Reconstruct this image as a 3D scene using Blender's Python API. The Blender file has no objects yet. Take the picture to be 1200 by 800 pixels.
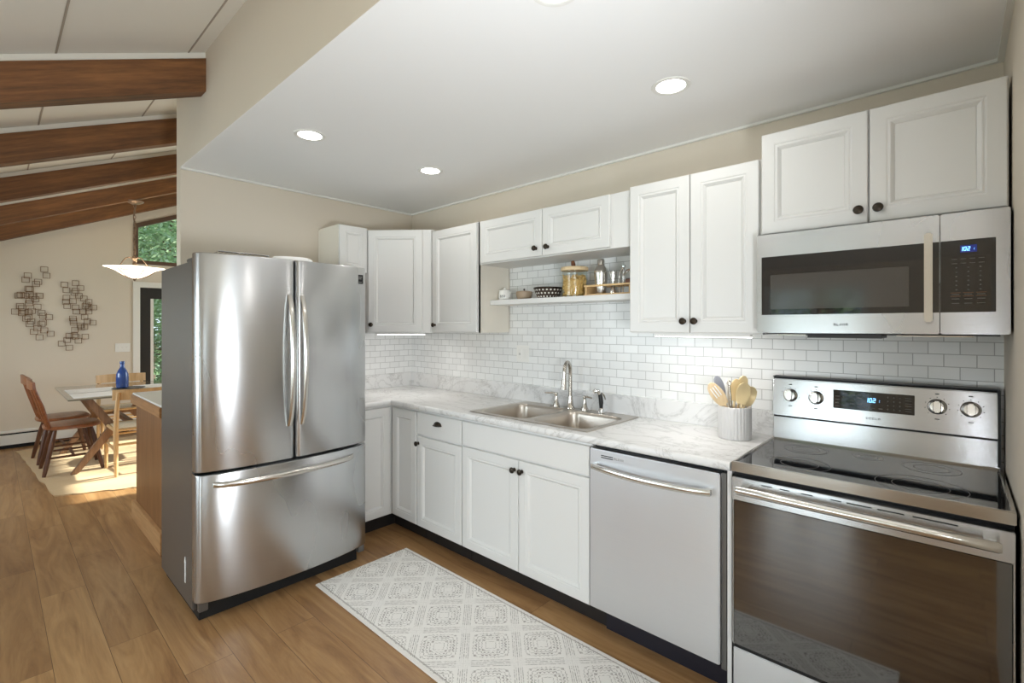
import bpy, math, random
from mathutils import Vector, Matrix
PI = math.pi
sc = bpy.context.scene
COL = sc.collection
random.seed(7)

# ------------------------------------------------------------------ camera
cam_d = bpy.data.cameras.new('camera')
cam = bpy.data.objects.new('camera', cam_d)
COL.objects.link(cam)
sc.camera = cam
cam.location = (3.555, -2.5468, 1.4393)
cam.rotation_euler = (PI / 2, 0, 0.7445)
cam_d.sensor_width = 36
cam_d.lens = 564.13 / 1200 * 36
cam_d.shift_y = -(400 - 381.87) / 1200
cam_d.clip_start = 0.03
cam_d.clip_end = 200

# ------------------------------------------------------------------ world and lights
sc.view_settings.view_transform = 'Standard'
sc.view_settings.look = 'None'
sc.view_settings.exposure = 0.34
sc.view_settings.gamma = 1.0
sc.view_settings.use_curve_mapping = False
sc.cycles.use_denoising = True
sc.cycles.max_bounces = 10
sc.cycles.diffuse_bounces = 6
sc.cycles.glossy_bounces = 5
sc.cycles.transparent_max_bounces = 12
sc.cycles.sample_clamp_indirect = 6.0
sc.cycles.caustics_reflective = False
sc.cycles.caustics_refractive = False

world = bpy.data.worlds.new('world')
sc.world = world
world.use_nodes = True
bg = world.node_tree.nodes['Background']
bg.inputs['Color'].default_value = (0.72, 0.85, 1.0, 1)
bg.inputs['Strength'].default_value = 1.4

SUN_E = 15.0
AREA = 1.0


def light(name, kind, loc, rot, energy, color=(1, 1, 1), size=1.0, size_y=None, spread=None, angle=None, blend=None, spot=None):
    d = bpy.data.lights.new(name, kind)
    d.energy = energy
    d.color = color
    if kind == 'AREA':
        d.shape = 'RECTANGLE' if size_y else 'DISK'
        d.size = size
        if size_y:
            d.size_y = size_y
        if spread:
            d.spread = spread
    elif kind == 'SUN':
        d.angle = angle or 0.01
    else:
        d.shadow_soft_size = size
        if spot:
            d.spot_size = spot
            d.spot_blend = blend or 0.5
    o = bpy.data.objects.new(name, d)
    COL.objects.link(o)
    o.location = loc
    o.rotation_euler = rot
    return o


def aim(direction):
    return Vector(direction).to_track_quat('-Z', 'Y').to_euler()


light('sun', 'SUN', (-3, 8, 8), aim((-0.12, -0.84, -0.50)), SUN_E, (1.0, 0.95, 0.86), angle=0.02)
# area lamps standing in for daylight at unseen windows, most of them invented
light('daylight_south_a', 'AREA', (5.1, -3.99, 1.38), aim((0, 1, -0.18)), 30 * AREA, (0.82, 0.91, 1.0), 1.9, 0.95, spread=2.3)
light('daylight_south_b', 'AREA', (0.55, -3.99, 1.38), aim((0, 1, -0.18)), 20 * AREA, (0.82, 0.91, 1.0), 1.9, 0.95, spread=2.2)
light('daylight_south_d', 'AREA', (2.5, -4.03, 0.62), aim((0, 1, -0.3)), 6 * AREA, (0.86, 0.93, 1.0), 0.7, 0.95, spread=1.9)
light('daylight_south_c', 'AREA', (-2.6, -3.99, 1.38), aim((0, 1, -0.18)), 24 * AREA, (0.82, 0.91, 1.0), 1.9, 0.95, spread=2.3)
light('daylight_east', 'AREA', (7.09, -2.28, 1.25), aim((-1, 0, 0.05)), 12 * AREA, (0.85, 0.93, 1.0), 0.5, 1.8)
light('daylight_north', 'AREA', (-2.4, 1.69, 1.45), aim((0, -1, -0.1)), 50 * AREA, (0.88, 0.94, 1.0), 2.6, 1.7)


# added fill light out of view, evens out the kitchen and its ceiling
light('added_fill_light', 'AREA', (3.85, -2.0, 1.15), aim((-0.95, 0.26, 0.9)), 36 * AREA, (0.88, 0.94, 1.0), 0.55)


# ------------------------------------------------------------------ mesh helpers
class MB:
    def __init__(s):
        s.v = []
        s.f = []

    def add(s, vs, fs):
        b = len(s.v)
        s.v += [tuple(v) for v in vs]
        s.f += [tuple(i + b for i in f) for f in fs]
        return s

    def box(s, x0, x1, y0, y1, z0, z1):
        x0, x1 = min(x0, x1), max(x0, x1)
        y0, y1 = min(y0, y1), max(y0, y1)
        z0, z1 = min(z0, z1), max(z0, z1)
        return s.add([(x0, y0, z0), (x1, y0, z0), (x1, y1, z0), (x0, y1, z0), (x0, y0, z1), (x1, y0, z1), (x1, y1, z1), (x0, y1, z1)],
                     [(0, 3, 2, 1), (4, 5, 6, 7), (0, 1, 5, 4), (1, 2, 6, 5), (2, 3, 7, 6), (3, 0, 4, 7)])

    def bar(s, a, b, w, h, up=(0, 0, 1)):
        """square bar from a to b, w across and h along up"""
        a, b = Vector(a), Vector(b)
        d = (b - a).normalized()
        r = d.cross(Vector(up)).normalized()
        u = r.cross(d).normalized()
        vs = []
        for p in (a, b):
            for sx, sy in ((-1, -1), (1, -1), (1, 1), (-1, 1)):
                vs.append(p + r * (sx * w / 2) + u * (sy * h / 2))
        return s.add(vs, [(0, 1, 2, 3), (7, 6, 5, 4), (0, 4, 5, 1), (1, 5, 6, 2), (2, 6, 7, 3), (3, 7, 4, 0)])

    def loops(s, lps, cap0=True, cap1=True, closed=True):
        n = len(lps[0])
        b = len(s.v)
        for l in lps:
            s.v += [tuple(p) for p in l]
        for i in range(len(lps) - 1):
            for j in range(n if closed else n - 1):
                k = (j + 1) % n
                s.f.append((b + i * n + j, b + i * n + k, b + (i + 1) * n + k, b + (i + 1) * n + j))
        if cap0:
            s.f.append(tuple(b + j for j in reversed(range(n))))
        if cap1:
            s.f.append(tuple(b + (len(lps) - 1) * n + j for j in range(n)))
        return s

    def lathe(s, prof, c=(0, 0, 0), n=24, axis='z', cap0=True, cap1=True, wob=None):
        lps = []
        for (r, z) in prof:
            l = []
            for j in range(n):
                a = 2 * PI * j / n
                rr = r * (wob(a, z) if wob else 1)
                x, y = rr * math.cos(a), rr * math.sin(a)
                if axis == 'z':
                    p = (c[0] + x, c[1] + y, c[2] + z)
                elif axis == 'y':      # profile runs towards -y
                    p = (c[0] + x, c[1] - z, c[2] + y)
                elif axis == 'x':      # profile runs towards +x
                    p = (c[0] + z, c[1] + x, c[2] + y)
                l.append(p)
            lps.append(l)
        return s.loops(lps, cap0, cap1)

    def tube(s, pts, r, n=10, caps=True):
        pts = [Vector(p) for p in pts]
        rs = r if isinstance(r, (list, tuple)) else [r] * len(pts)
        lps = []
        ref = None
        for i, p in enumerate(pts):
            if i == 0:
                d = pts[1] - pts[0]
            elif i == len(pts) - 1:
                d = pts[-1] - pts[-2]
            else:
                d = (pts[i + 1] - pts[i]).normalized() + (pts[i] - pts[i - 1]).normalized()
            d.normalize()
            if ref is None:
                ref = Vector((0, 0, 1)) if abs(d.z) < 0.9 else Vector((1, 0, 0))
            a = d.cross(ref)
            if a.length < 1e-4:
                a = d.cross(Vector((0, 1, 0)))
            a.normalize()
            b = a.cross(d).normalized()
            ref = b
            lps.append([p + (a * math.cos(2 * PI * j / n) + b * math.sin(2 * PI * j / n)) * rs[i] for j in range(n)])
        return s.loops(lps, caps, caps)

    def prism(s, poly, h0, h1, plane='xy'):
        """extrude polygon; plane xy -> along z, yz -> along x, xz -> along y"""
        def m(p, h):
            return {'xy': (p[0], p[1], h), 'yz': (h, p[0], p[1]), 'xz': (p[0], h, p[1])}[plane]
        return s.loops([[m(p, h0) for p in poly], [m(p, h1) for p in poly]])

    def move(s, M):
        s.v = [tuple(M @ Vector(v)) for v in s.v]
        return s

    def build(s, name, mat, parent=None, smooth=True, bevel=0, kind=None, off=None):
        root = parent
        o_off = Vector((0, 0, 0))
        while root is not None:
            o_off += root.location
            root = root.parent
        if off is not None:
            o_off = Vector(off)
        me = bpy.data.meshes.new(name)
        me.from_pydata([tuple(Vector(v) - o_off) for v in s.v], [], s.f)
        import bmesh
        bm = bmesh.new()
        bm.from_mesh(me)
        bmesh.ops.recalc_face_normals(bm, faces=bm.faces)
        if bevel:
            bmesh.ops.bevel(bm, geom=[e for e in bm.edges if len(e.link_faces) == 2 and e.calc_face_angle(0) > 0.6], offset=bevel, segments=2, affect='EDGES', clamp_overlap=True)
        bm.to_mesh(me)
        bm.free()
        if smooth:
            me.shade_smooth()
            me.set_sharp_from_angle(angle=math.radians(38))
        me.materials.append(mat)
        o = bpy.data.objects.new(name, me)
        COL.objects.link(o)
        if parent is not None:
            o.parent = parent
        if kind:
            o['kind'] = kind
        return o


def tag(o, label=None, cat=None, group=None, kind=None):
    if label:
        o['label'] = label
    if cat:
        o['category'] = cat
    if group:
        o['group'] = group
    if kind:
        o['kind'] = kind
    return o


def thing(name, label, cat, loc=(0, 0, 0), group=None):
    o = bpy.data.objects.new(name, None)
    o.empty_display_size = 0.1
    COL.objects.link(o)
    o.location = loc
    return tag(o, label, cat, group)


def dup(root, loc, rz=0.0, label=None, group=None, scale=None):
    r = root.copy()
    COL.objects.link(r)
    r.location = loc
    r.rotation_euler = (0, 0, rz)
    if scale:
        r.scale = scale
    if label:
        r['label'] = label
    if group:
        r['group'] = group
    for ch in list(root.children):
        c = ch.copy()
        COL.objects.link(c)
        c.parent = r
        for g in list(ch.children):
            d = g.copy()
            COL.objects.link(d)
            d.parent = c
    return r


# ------------------------------------------------------------------ materials
def srgb(r, g, b):
    def f(c):
        c /= 255
        return c / 12.92 if c <= 0.04045 else ((c + 0.055) / 1.055) ** 2.4
    return (f(r), f(g), f(b), 1)


class NM:
    """small node graph helper"""
    def __init__(s, name):
        s.m = bpy.data.materials.new(name)
        s.m.use_nodes = True
        s.t = s.m.node_tree
        s.b = s.t.nodes['Principled BSDF']
        s.out = s.t.nodes['Material Output']

    def n(s, typ, **kw):
        nd = s.t.nodes.new(typ)
        for k, v in kw.items():
            if k in nd.inputs:
                s.set(nd.inputs[k], v)
            else:
                setattr(nd, k, v)
        return nd

    def set(s, inp, v):
        if isinstance(v, bpy.types.NodeSocket):
            s.t.links.new(v, inp)
        else:
            inp.default_value = v

    def math(s, op, a, b=None, c=None):
        nd = s.t.nodes.new('ShaderNodeMath')
        nd.operation = op
        for i, x in enumerate((a, b, c)):
            if x is not None:
                s.set(nd.inputs[i], x)
        return nd.outputs[0]

    def coords(s, scale=(1, 1, 1), rot=(0, 0, 0), loc=(0, 0, 0), pre=None):
        tc = s.n('ShaderNodeTexCoord')
        mp = s.n('ShaderNodeMapping')
        if pre:
            m0 = s.n('ShaderNodeMapping')
            m0.inputs['Rotation'].default_value = pre
            s.t.links.new(tc.outputs['Object'], m0.inputs['Vector'])
            s.t.links.new(m0.outputs[0], mp.inputs['Vector'])
        else:
            s.t.links.new(tc.outputs['Object'], mp.inputs['Vector'])
        mp.inputs['Scale'].default_value = scale
        mp.inputs['Rotation'].default_value = rot
        mp.inputs['Location'].default_value = loc
        return mp.outputs[0]

    def noise(s, vec, scale=5, detail=4, rough=0.5, dist=0.0):
        nd = s.n('ShaderNodeTexNoise')
        s.t.links.new(vec, nd.inputs['Vector'])
        nd.inputs['Scale'].default_value = scale
        nd.inputs['Detail'].default_value = detail
        nd.inputs['Roughness'].default_value = rough
        nd.inputs['Distortion'].default_value = dist
        return nd.outputs['Fac']

    def ramp(s, fac, stops, interp='LINEAR'):
        nd = s.n('ShaderNodeValToRGB')
        nd.color_ramp.interpolation = interp
        els = nd.color_ramp.elements
        while len(els) < len(stops):
            els.new(0.5)
        for e, (p, c) in zip(els, stops):
            e.position = p
            e.color = c if len(c) == 4 else (*c, 1)
        s.set(nd.inputs['Fac'], fac)
        return nd.outputs['Color']

    def mix(s, fac, a, b, typ='MIX'):
        nd = s.t.nodes.new('ShaderNodeMix')
        nd.data_type = 'RGBA'
        nd.blend_type = typ
        s.set(nd.inputs[0], fac)
        s.set(nd.inputs[6], a)
        s.set(nd.inputs[7], b)
        return nd.outputs[2]

    def bump(s, h, strength=0.2, dist=0.002):
        nd = s.n('ShaderNodeBump')
        s.set(nd.inputs['Height'], h)
        nd.inputs['Strength'].default_value = strength
        nd.inputs['Distance'].default_value = dist
        s.t.links.new(nd.outputs[0], s.b.inputs['Normal'])

    def p(s, **kw):
        for k, v in kw.items():
            s.set(s.b.inputs[k.replace('_', ' ')], v)
        return s


def plain(name, col, rough=0.5, metal=0.0, coat=0.0, spec=0.5, bumpy=0.0, bscale=200, var=0.0):
    m = NM(name)
    m.p(Base_Color=col, Roughness=rough, Metallic=metal)
    m.b.inputs['Specular IOR Level'].default_value = spec
    m.b.inputs['Coat Weight'].default_value = coat
    m.b.inputs['Coat Roughness'].default_value = 0.05
    vec = m.coords()
    nz = m.noise(vec, 3.0, 3)
    lo = tuple(c * (1 - var - 0.015) for c in col[:3]) + (1,)
    m.p(Base_Color=m.mix(nz, lo, col))
    if bumpy:
        m.bump(m.noise(vec, bscale, 3), bumpy, 0.001)
    return m.m


def wood(name, dark, mid, light_, axis='x', scale=1.0, rough=0.45, knots=False, coat=0.0, pre=None):
    m = NM(name)
    st = {'x': (0.7, 9, 9), 'y': (9, 0.7, 9), 'z': (9, 9, 0.7)}[axis]
    st = tuple(a * scale for a in st)
    v = m.coords(st, pre=pre)
    n1 = m.noise(v, 1.5, 5, 0.6, 1.2)
    fine = m.noise(m.coords(tuple(a * 6 for a in st), pre=pre), 1.5, 4, 0.7)
    c = m.ramp(n1, [(0.25, dark), (0.5, mid), (0.75, light_)])
    c = m.mix(0.35, c, m.ramp(fine, [(0.3, dark), (0.65, light_)]), 'MIX')
    if knots:
        vo = m.n('ShaderNodeTexVoronoi')
        vv = m.coords({'x': (1.0, 4, 4), 'y': (4, 1.0, 4), 'z': (4, 4, 1)}[axis], pre=pre)
        m.t.links.new(vv, vo.inputs['Vector'])
        vo.inputs['Scale'].default_value = 1.6
        k = m.ramp(vo.outputs['Distance'], [(0.03, (1, 1, 1)), (0.13, (0, 0, 0))])
        c = m.mix(m.math('MULTIPLY', k, 0.75), c, tuple(x * 0.3 for x in dark[:3]) + (1,))
    m.p(Base_Color=c, Roughness=rough)
    m.b.inputs['Coat Weight'].default_value = coat
    m.b.inputs['Coat Roughness'].default_value = 0.15
    m.bump(fine, 0.12, 0.001)
    return m.m


def steel(name, col, rough=0.24, grain='h', strength=0.1, aniso=0.0):
    """brushed stainless; the fine scratches run horizontally (h) or up and down (v)"""
    m = NM(name)
    sc_ = {'h': (3, 3, 900), 'v': (900, 900, 3), 'x': (3, 900, 900)}[grain]
    n = m.noise(m.coords(sc_), 1.0, 2, 0.6)
    big = m.noise(m.coords((1.5, 1.5, 0.5)), 2.0, 2)
    m.p(Base_Color=m.mix(n, tuple(c * 0.93 for c in col[:3]) + (1,), col), Metallic=1.0,
        Roughness=m.math('MULTIPLY_ADD', big, 0.10, rough - 0.05))
    m.bump(n, strength, 0.0006)
    if aniso:
        m.b.inputs['Anisotropic'].default_value = aniso
        m.b.inputs['Anisotropic Rotation'].default_value = 0.25
        tg = m.n('ShaderNodeTangent', direction_type='RADIAL', axis='Z')
        m.t.links.new(tg.outputs[0], m.b.inputs['Tangent'])
    return m.m


def emis(name, col, strength):
    m = NM(name)
    m.p(Base_Color=(0, 0, 0, 1))
    m.b.inputs['Emission Color'].default_value = col
    m.b.inputs['Emission Strength'].default_value = strength
    return m.m


def pane_glass(name, tint=(0.96, 0.98, 0.97, 1), refl=0.12):
    m = NM(name)
    tr = m.n('ShaderNodeBsdfTransparent')
    tr.inputs['Color'].default_value = tint
    gl = m.n('ShaderNodeBsdfGlossy')
    gl.inputs['Roughness'].default_value = 0.02
    fr = m.n('ShaderNodeLayerWeight')
    fr.inputs['Blend'].default_value = 0.5
    mx = m.n('ShaderNodeMixShader')
    m.t.links.new(m.math('MULTIPLY_ADD', m.math('POWER', fr.outputs['Facing'], 4.0), 0.45, 0.045), mx.inputs[0])
    m.t.links.new(tr.outputs[0], mx.inputs[1])
    m.t.links.new(gl.outputs[0], mx.inputs[2])
    m.t.links.new(mx.outputs[0], m.out.inputs['Surface'])
    return m.m


M = {}
M['wall'] = plain('warm_beige_paint', srgb(216, 205, 189), 0.75, bumpy=0.05, bscale=260)
M['ceiling'] = plain('white_ceiling_paint', srgb(236, 235, 233), 0.8, bumpy=0.04, bscale=180)
M['roof'] = plain('white_roof_panel', srgb(222, 218, 208), 0.8, bumpy=0.04, bscale=100)
M['roofline'] = plain('panel_joint', srgb(158, 148, 134), 0.8)
M['cabinet'] = plain('white_cabinet_paint', srgb(220, 219, 216), 0.38, bumpy=0.02, bscale=90)
M['cab_side'] = plain('cabinet_side_cream', srgb(226, 219, 206), 0.45)
M['trim'] = plain('white_trim_paint', srgb(228, 226, 220), 0.45)
M['black'] = plain('black_plastic', srgb(22, 21, 22), 0.4)
M['toe'] = plain('black_toe_kick', srgb(30, 27, 26), 0.5, bumpy=0.1, bscale=60)
M['dwkick'] = plain('blue_black_kick', srgb(28, 29, 40), 0.35)
M['void'] = plain('dark_gap', srgb(12, 12, 12), 0.7)
M['steel'] = steel('stainless_steel', srgb(204, 205, 206), 0.27, 'h', 0.05, 0.85)
M['steel_dw'] = steel('stainless_steel_matte', srgb(222, 223, 225), 0.38, 'h', 0.05, 0.6)
M['steel_rng'] = steel('stainless_steel_range', srgb(206, 208, 211), 0.26, 'h', 0.04, 0.8)
M['steel_top'] = steel('stainless_steel_rim', srgb(205, 201, 195), 0.16, 'x', 0.05)
M['fridge_side'] = plain('grey_fridge_side', srgb(112, 110, 107), 0.33, metal=0.55, bumpy=0.15, bscale=500)
M['nickel'] = steel('brushed_nickel', srgb(190, 184, 175), 0.22, 'v', 0.03)
M['handle'] = steel('handle_steel', srgb(222, 219, 213), 0.22, 'h', 0.02)
M['sinksteel'] = steel('sink_steel', srgb(196, 188, 178), 0.32, 'x', 0.1)
M['chrome'] = plain('chrome', srgb(225, 225, 225), 0.07, metal=1.0)
M['bronze'] = plain('dark_bronze', srgb(58, 50, 42), 0.32, metal=0.8)
M['ceramic'] = plain('white_ceramic', srgb(238, 236, 231), 0.18, coat=0.4)
M['plastic_w'] = plain('white_plastic', srgb(233, 231, 226), 0.35)
M['glass'] = pane_glass('clear_glass')
M['winframe'] = plain('brown_window_frame', srgb(92, 70, 56), 0.5)
M['doorframe'] = plain('dark_door_frame', srgb(38, 36, 34), 0.45)
M['blackglass'] = NM('black_glass').p(Base_Color=(0.006, 0.006, 0.007, 1), Roughness=0.035).m
M['blackglass'].node_tree.nodes['Principled BSDF'].inputs['IOR'].default_value = 1.75
M['ovenglass'] = NM('oven_door_glass').p(Base_Color=(0.006, 0.006, 0.007, 1), Roughness=0.04).m
M['ovenglass'].node_tree.nodes['Principled BSDF'].inputs['IOR'].default_value = 2.5
M['beam'] = wood('dark_stained_beam', srgb(54, 32, 15), srgb(108, 68, 34), srgb(146, 98, 54), 'y', 0.8, 0.6, knots=True, pre=(-math.atan(0.424), 0, 0))
M['oak'] = wood('honey_oak_panel', srgb(100, 66, 36), srgb(134, 92, 54), srgb(156, 112, 70), 'z', 1.0, 0.45)
M['oak_h'] = wood('honey_oak_rail', srgb(124, 84, 48), srgb(160, 114, 70), srgb(182, 138, 90), 'x', 1.0, 0.45)
M['chairwood'] = wood('reddish_brown_wood', srgb(84, 44, 24), srgb(128, 74, 42), srgb(158, 98, 58), 'x', 1.2, 0.35, coat=0.3)
M['chairdark'] = wood('dark_brown_wood', srgb(52, 30, 20), srgb(84, 50, 32), srgb(110, 70, 46), 'z', 1.2, 0.4)
M['lightoak'] = wood('light_oak', srgb(176, 138, 92), srgb(206, 170, 122), srgb(222, 190, 145), 'z', 1.2, 0.45)
M['tablewood'] = wood('table_leg_wood', srgb(98, 68, 48), srgb(138, 103, 76), srgb(165, 130, 100), 'z', 1.2, 0.4, coat=0.3)
M['tabletop'] = plain('grey_green_glass_top', srgb(128, 126, 112), 0.08, coat=0.5)
M['bamboo'] = wood('pale_bamboo', srgb(190, 150, 95), srgb(214, 178, 124), srgb(230, 198, 148), 'x', 2.0, 0.5)
M['utensilwood'] = wood('pale_utensil_wood', srgb(208, 178, 136), srgb(226, 200, 158), srgb(236, 214, 176), 'z', 2.0, 0.5)
M['gold'] = plain('pale_gold', srgb(236, 214, 166), 0.3, metal=0.25)
M['greysil'] = plain('grey_silicone', srgb(140, 142, 150), 0.5)
M['blue'] = plain('blue_glazed_glass', srgb(40, 78, 150), 0.2, coat=0.5)
M['leather'] = plain('brown_leather', srgb(120, 74, 48), 0.5)
M['dough'] = plain('brown_pottery', srgb(168, 146, 122), 0.5, var=0.15)
M['paper'] = plain('white_paper', srgb(248, 248, 247), 0.7)
M['oak_base'] = wood('pale_oak_base', srgb(160, 118, 74), srgb(190, 148, 102), srgb(208, 168, 122), 'x', 1.0, 0.45)
M['wire'] = plain('bronze_wire', srgb(118, 86, 52), 0.4, metal=0.6)
M['iron'] = plain('antique_bronze_iron', srgb(130, 110, 92), 0.4, metal=0.5)
M['glyph'] = plain('pale_print', srgb(150, 148, 145), 0.5)
M['glyph_dim'] = plain('dim_print', srgb(98, 95, 92), 0.5)
M['glyph_dark'] = plain('dark_print', srgb(70, 68, 66), 0.5)
M['lcd'] = emis('blue_display_digits', srgb(120, 190, 255), 3.0)
M['lcdbg'] = emis('blue_display_ground', srgb(30, 50, 160), 0.35)
M['lens'] = emis('downlight_lens', (1, 0.97, 0.92, 1), 9.0)
M['strip'] = emis('under_cabinet_strip', (1, 0.98, 0.95, 1), 5.0)
M['bark'] = plain('tree_bark', srgb(86, 72, 60), 0.9)
M['pasta'] = plain('dry_pasta', srgb(240, 196, 118), 0.6, var=0.3)
M['screen_gold'] = plain('dim_orange_print', srgb(150, 92, 50), 0.5)


def mat_leaf(name, a, b):
    m = NM(name)
    oi = m.noise(m.coords((1, 1, 1)), 3.0, 3)
    m.p(Base_Color=m.ramp(oi, [(0.3, a), (0.7, b)]), Roughness=0.6)
    m.b.inputs['Transmission Weight'].default_value = 0.0
    return m.m


M['leaf'] = mat_leaf('leaf_green', srgb(96, 126, 92), srgb(172, 190, 160))
M['leaf2'] = mat_leaf('leaf_green_deep', srgb(64, 94, 66), srgb(130, 156, 118))


def mat_floor():
    m = NM('wood_plank_floor')
    v = m.coords()
    br = m.n('ShaderNodeTexBrick', offset=0.37, offset_frequency=2)
    m.t.links.new(v, br.inputs['Vector'])
    for k, x in (('Scale', 1.0), ('Mortar Size', 0.0012), ('Mortar Smooth', 0.2), ('Bias', 0.0), ('Brick Width', 1.22), ('Row Height', 0.182)):
        br.inputs[k].default_value = x
    br.inputs['Color1'].default_value = (0.0, 0.0, 0.0, 1)
    br.inputs['Color2'].default_value = (1.0, 1.0, 1.0, 1)
    br.inputs['Mortar'].default_value = (0.5, 0.5, 0.5, 1)
    tone = br.outputs['Color']
    # offset the grain per plank
    sep = m.n('ShaderNodeSeparateColor')
    m.t.links.new(tone, sep.inputs[0])
    cm = m.n('ShaderNodeCombineXYZ')
    m.t.links.new(m.math('MULTIPLY', sep.outputs[0], 37.0), cm.inputs[2])
    va = m.n('ShaderNodeVectorMath', operation='ADD')
    m.t.links.new(m.coords((0.9, 7.5, 1)), va.inputs[0])
    m.t.links.new(cm.outputs[0], va.inputs[1])
    g1 = m.noise(va.outputs[0], 1.4, 6, 0.62, 1.6)
    va2 = m.n('ShaderNodeVectorMath', operation='ADD')
    m.t.links.new(m.coords((5, 90, 1)), va2.inputs[0])
    m.t.links.new(cm.outputs[0], va2.inputs[1])
    g2 = m.noise(va2.outputs[0], 1.0, 4, 0.7)
    c = m.ramp(g1, [(0.25, srgb(124, 88, 56)), (0.42, srgb(166, 126, 82)), (0.58, srgb(188, 148, 100)), (0.8, srgb(206, 170, 122))])
    c = m.mix(m.math('MULTIPLY', m.math('SUBTRACT', 1.0, g2), 0.42), c, srgb(84, 56, 36))
    c = m.mix(m.math('MULTIPLY', sep.outputs[0], 0.3), c, srgb(112, 78, 52))
    c = m.mix(m.math('MULTIPLY', br.outputs['Fac'], 0.8), c, srgb(66, 42, 26))
    m.p(Base_Color=c, Roughness=m.math('MULTIPLY_ADD', g2, 0.16, 0.27))
    m.b.inputs['Specular IOR Level'].default_value = 0.42
    m.bump(m.math('SUBTRACT', m.math('MULTIPLY', g2, 0.4), br.outputs['Fac']), 0.25, 0.001)
    return m.m


def mat_tile():
    m = NM('white_mini_subway_tile')
    tc = m.n('ShaderNodeTexCoord')
    sp = m.n('ShaderNodeSeparateXYZ')
    m.t.links.new(tc.outputs['Object'], sp.inputs[0])
    cb = m.n('ShaderNodeCombineXYZ')
    m.t.links.new(m.math('SUBTRACT', sp.outputs[0], sp.outputs[1]), cb.inputs[0])
    m.t.links.new(sp.outputs[2], cb.inputs[1])
    br = m.n('ShaderNodeTexBrick', offset=0.5)
    m.t.links.new(cb.outputs[0], br.inputs['Vector'])
    for k, x in (('Scale', 1.0), ('Mortar Size', 0.0017), ('Mortar Smooth', 0.3), ('Bias', 0.0), ('Brick Width', 0.094), ('Row Height', 0.0492)):
        br.inputs[k].default_value = x
    br.inputs['Color1'].default_value = srgb(226, 226, 224)
    br.inputs['Color2'].default_value = srgb(236, 236, 234)
    br.inputs['Mortar'].default_value = srgb(176, 175, 172)
    m.p(Base_Color=br.outputs['Color'], Roughness=0.2)
    m.bump(m.math('SUBTRACT', 1.0, br.outputs['Fac']), 0.35, 0.0015)
    return m.m


def mat_marble():
    m = NM('white_marble_laminate')
    v = m.coords((1, 1.6, 1.3), (0, 0, 0.5))
    n = m.noise(v, 2.2, 8, 0.62, 1.4)
    vein = m.math('ABSOLUTE', m.math('SUBTRACT', n, 0.5))
    f = m.ramp(vein, [(0.0, (0.38, 0.38, 0.38)), (0.012, (0.14, 0.14, 0.14)), (0.04, (0, 0, 0))])
    n2 = m.noise(m.coords((1, 1, 1), (0, 0, 1.1), (3, 1, 0)), 6.0, 8, 0.65, 1.0)
    vein2 = m.math('ABSOLUTE', m.math('SUBTRACT', n2, 0.52))
    f2 = m.ramp(vein2, [(0.0, (0.4, 0.4, 0.4)), (0.02, (0, 0, 0))])
    patch = m.ramp(m.noise(m.coords(), 2.0, 2), [(0.45, (0, 0, 0)), (0.62, (1, 1, 1))])
    c = m.mix(f, srgb(222, 221, 219), srgb(138, 135, 131))
    c = m.mix(m.math('MULTIPLY', f2, patch), c, srgb(140, 135, 130))
    m.p(Base_Color=c, Roughness=0.2)
    return m.m


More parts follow.
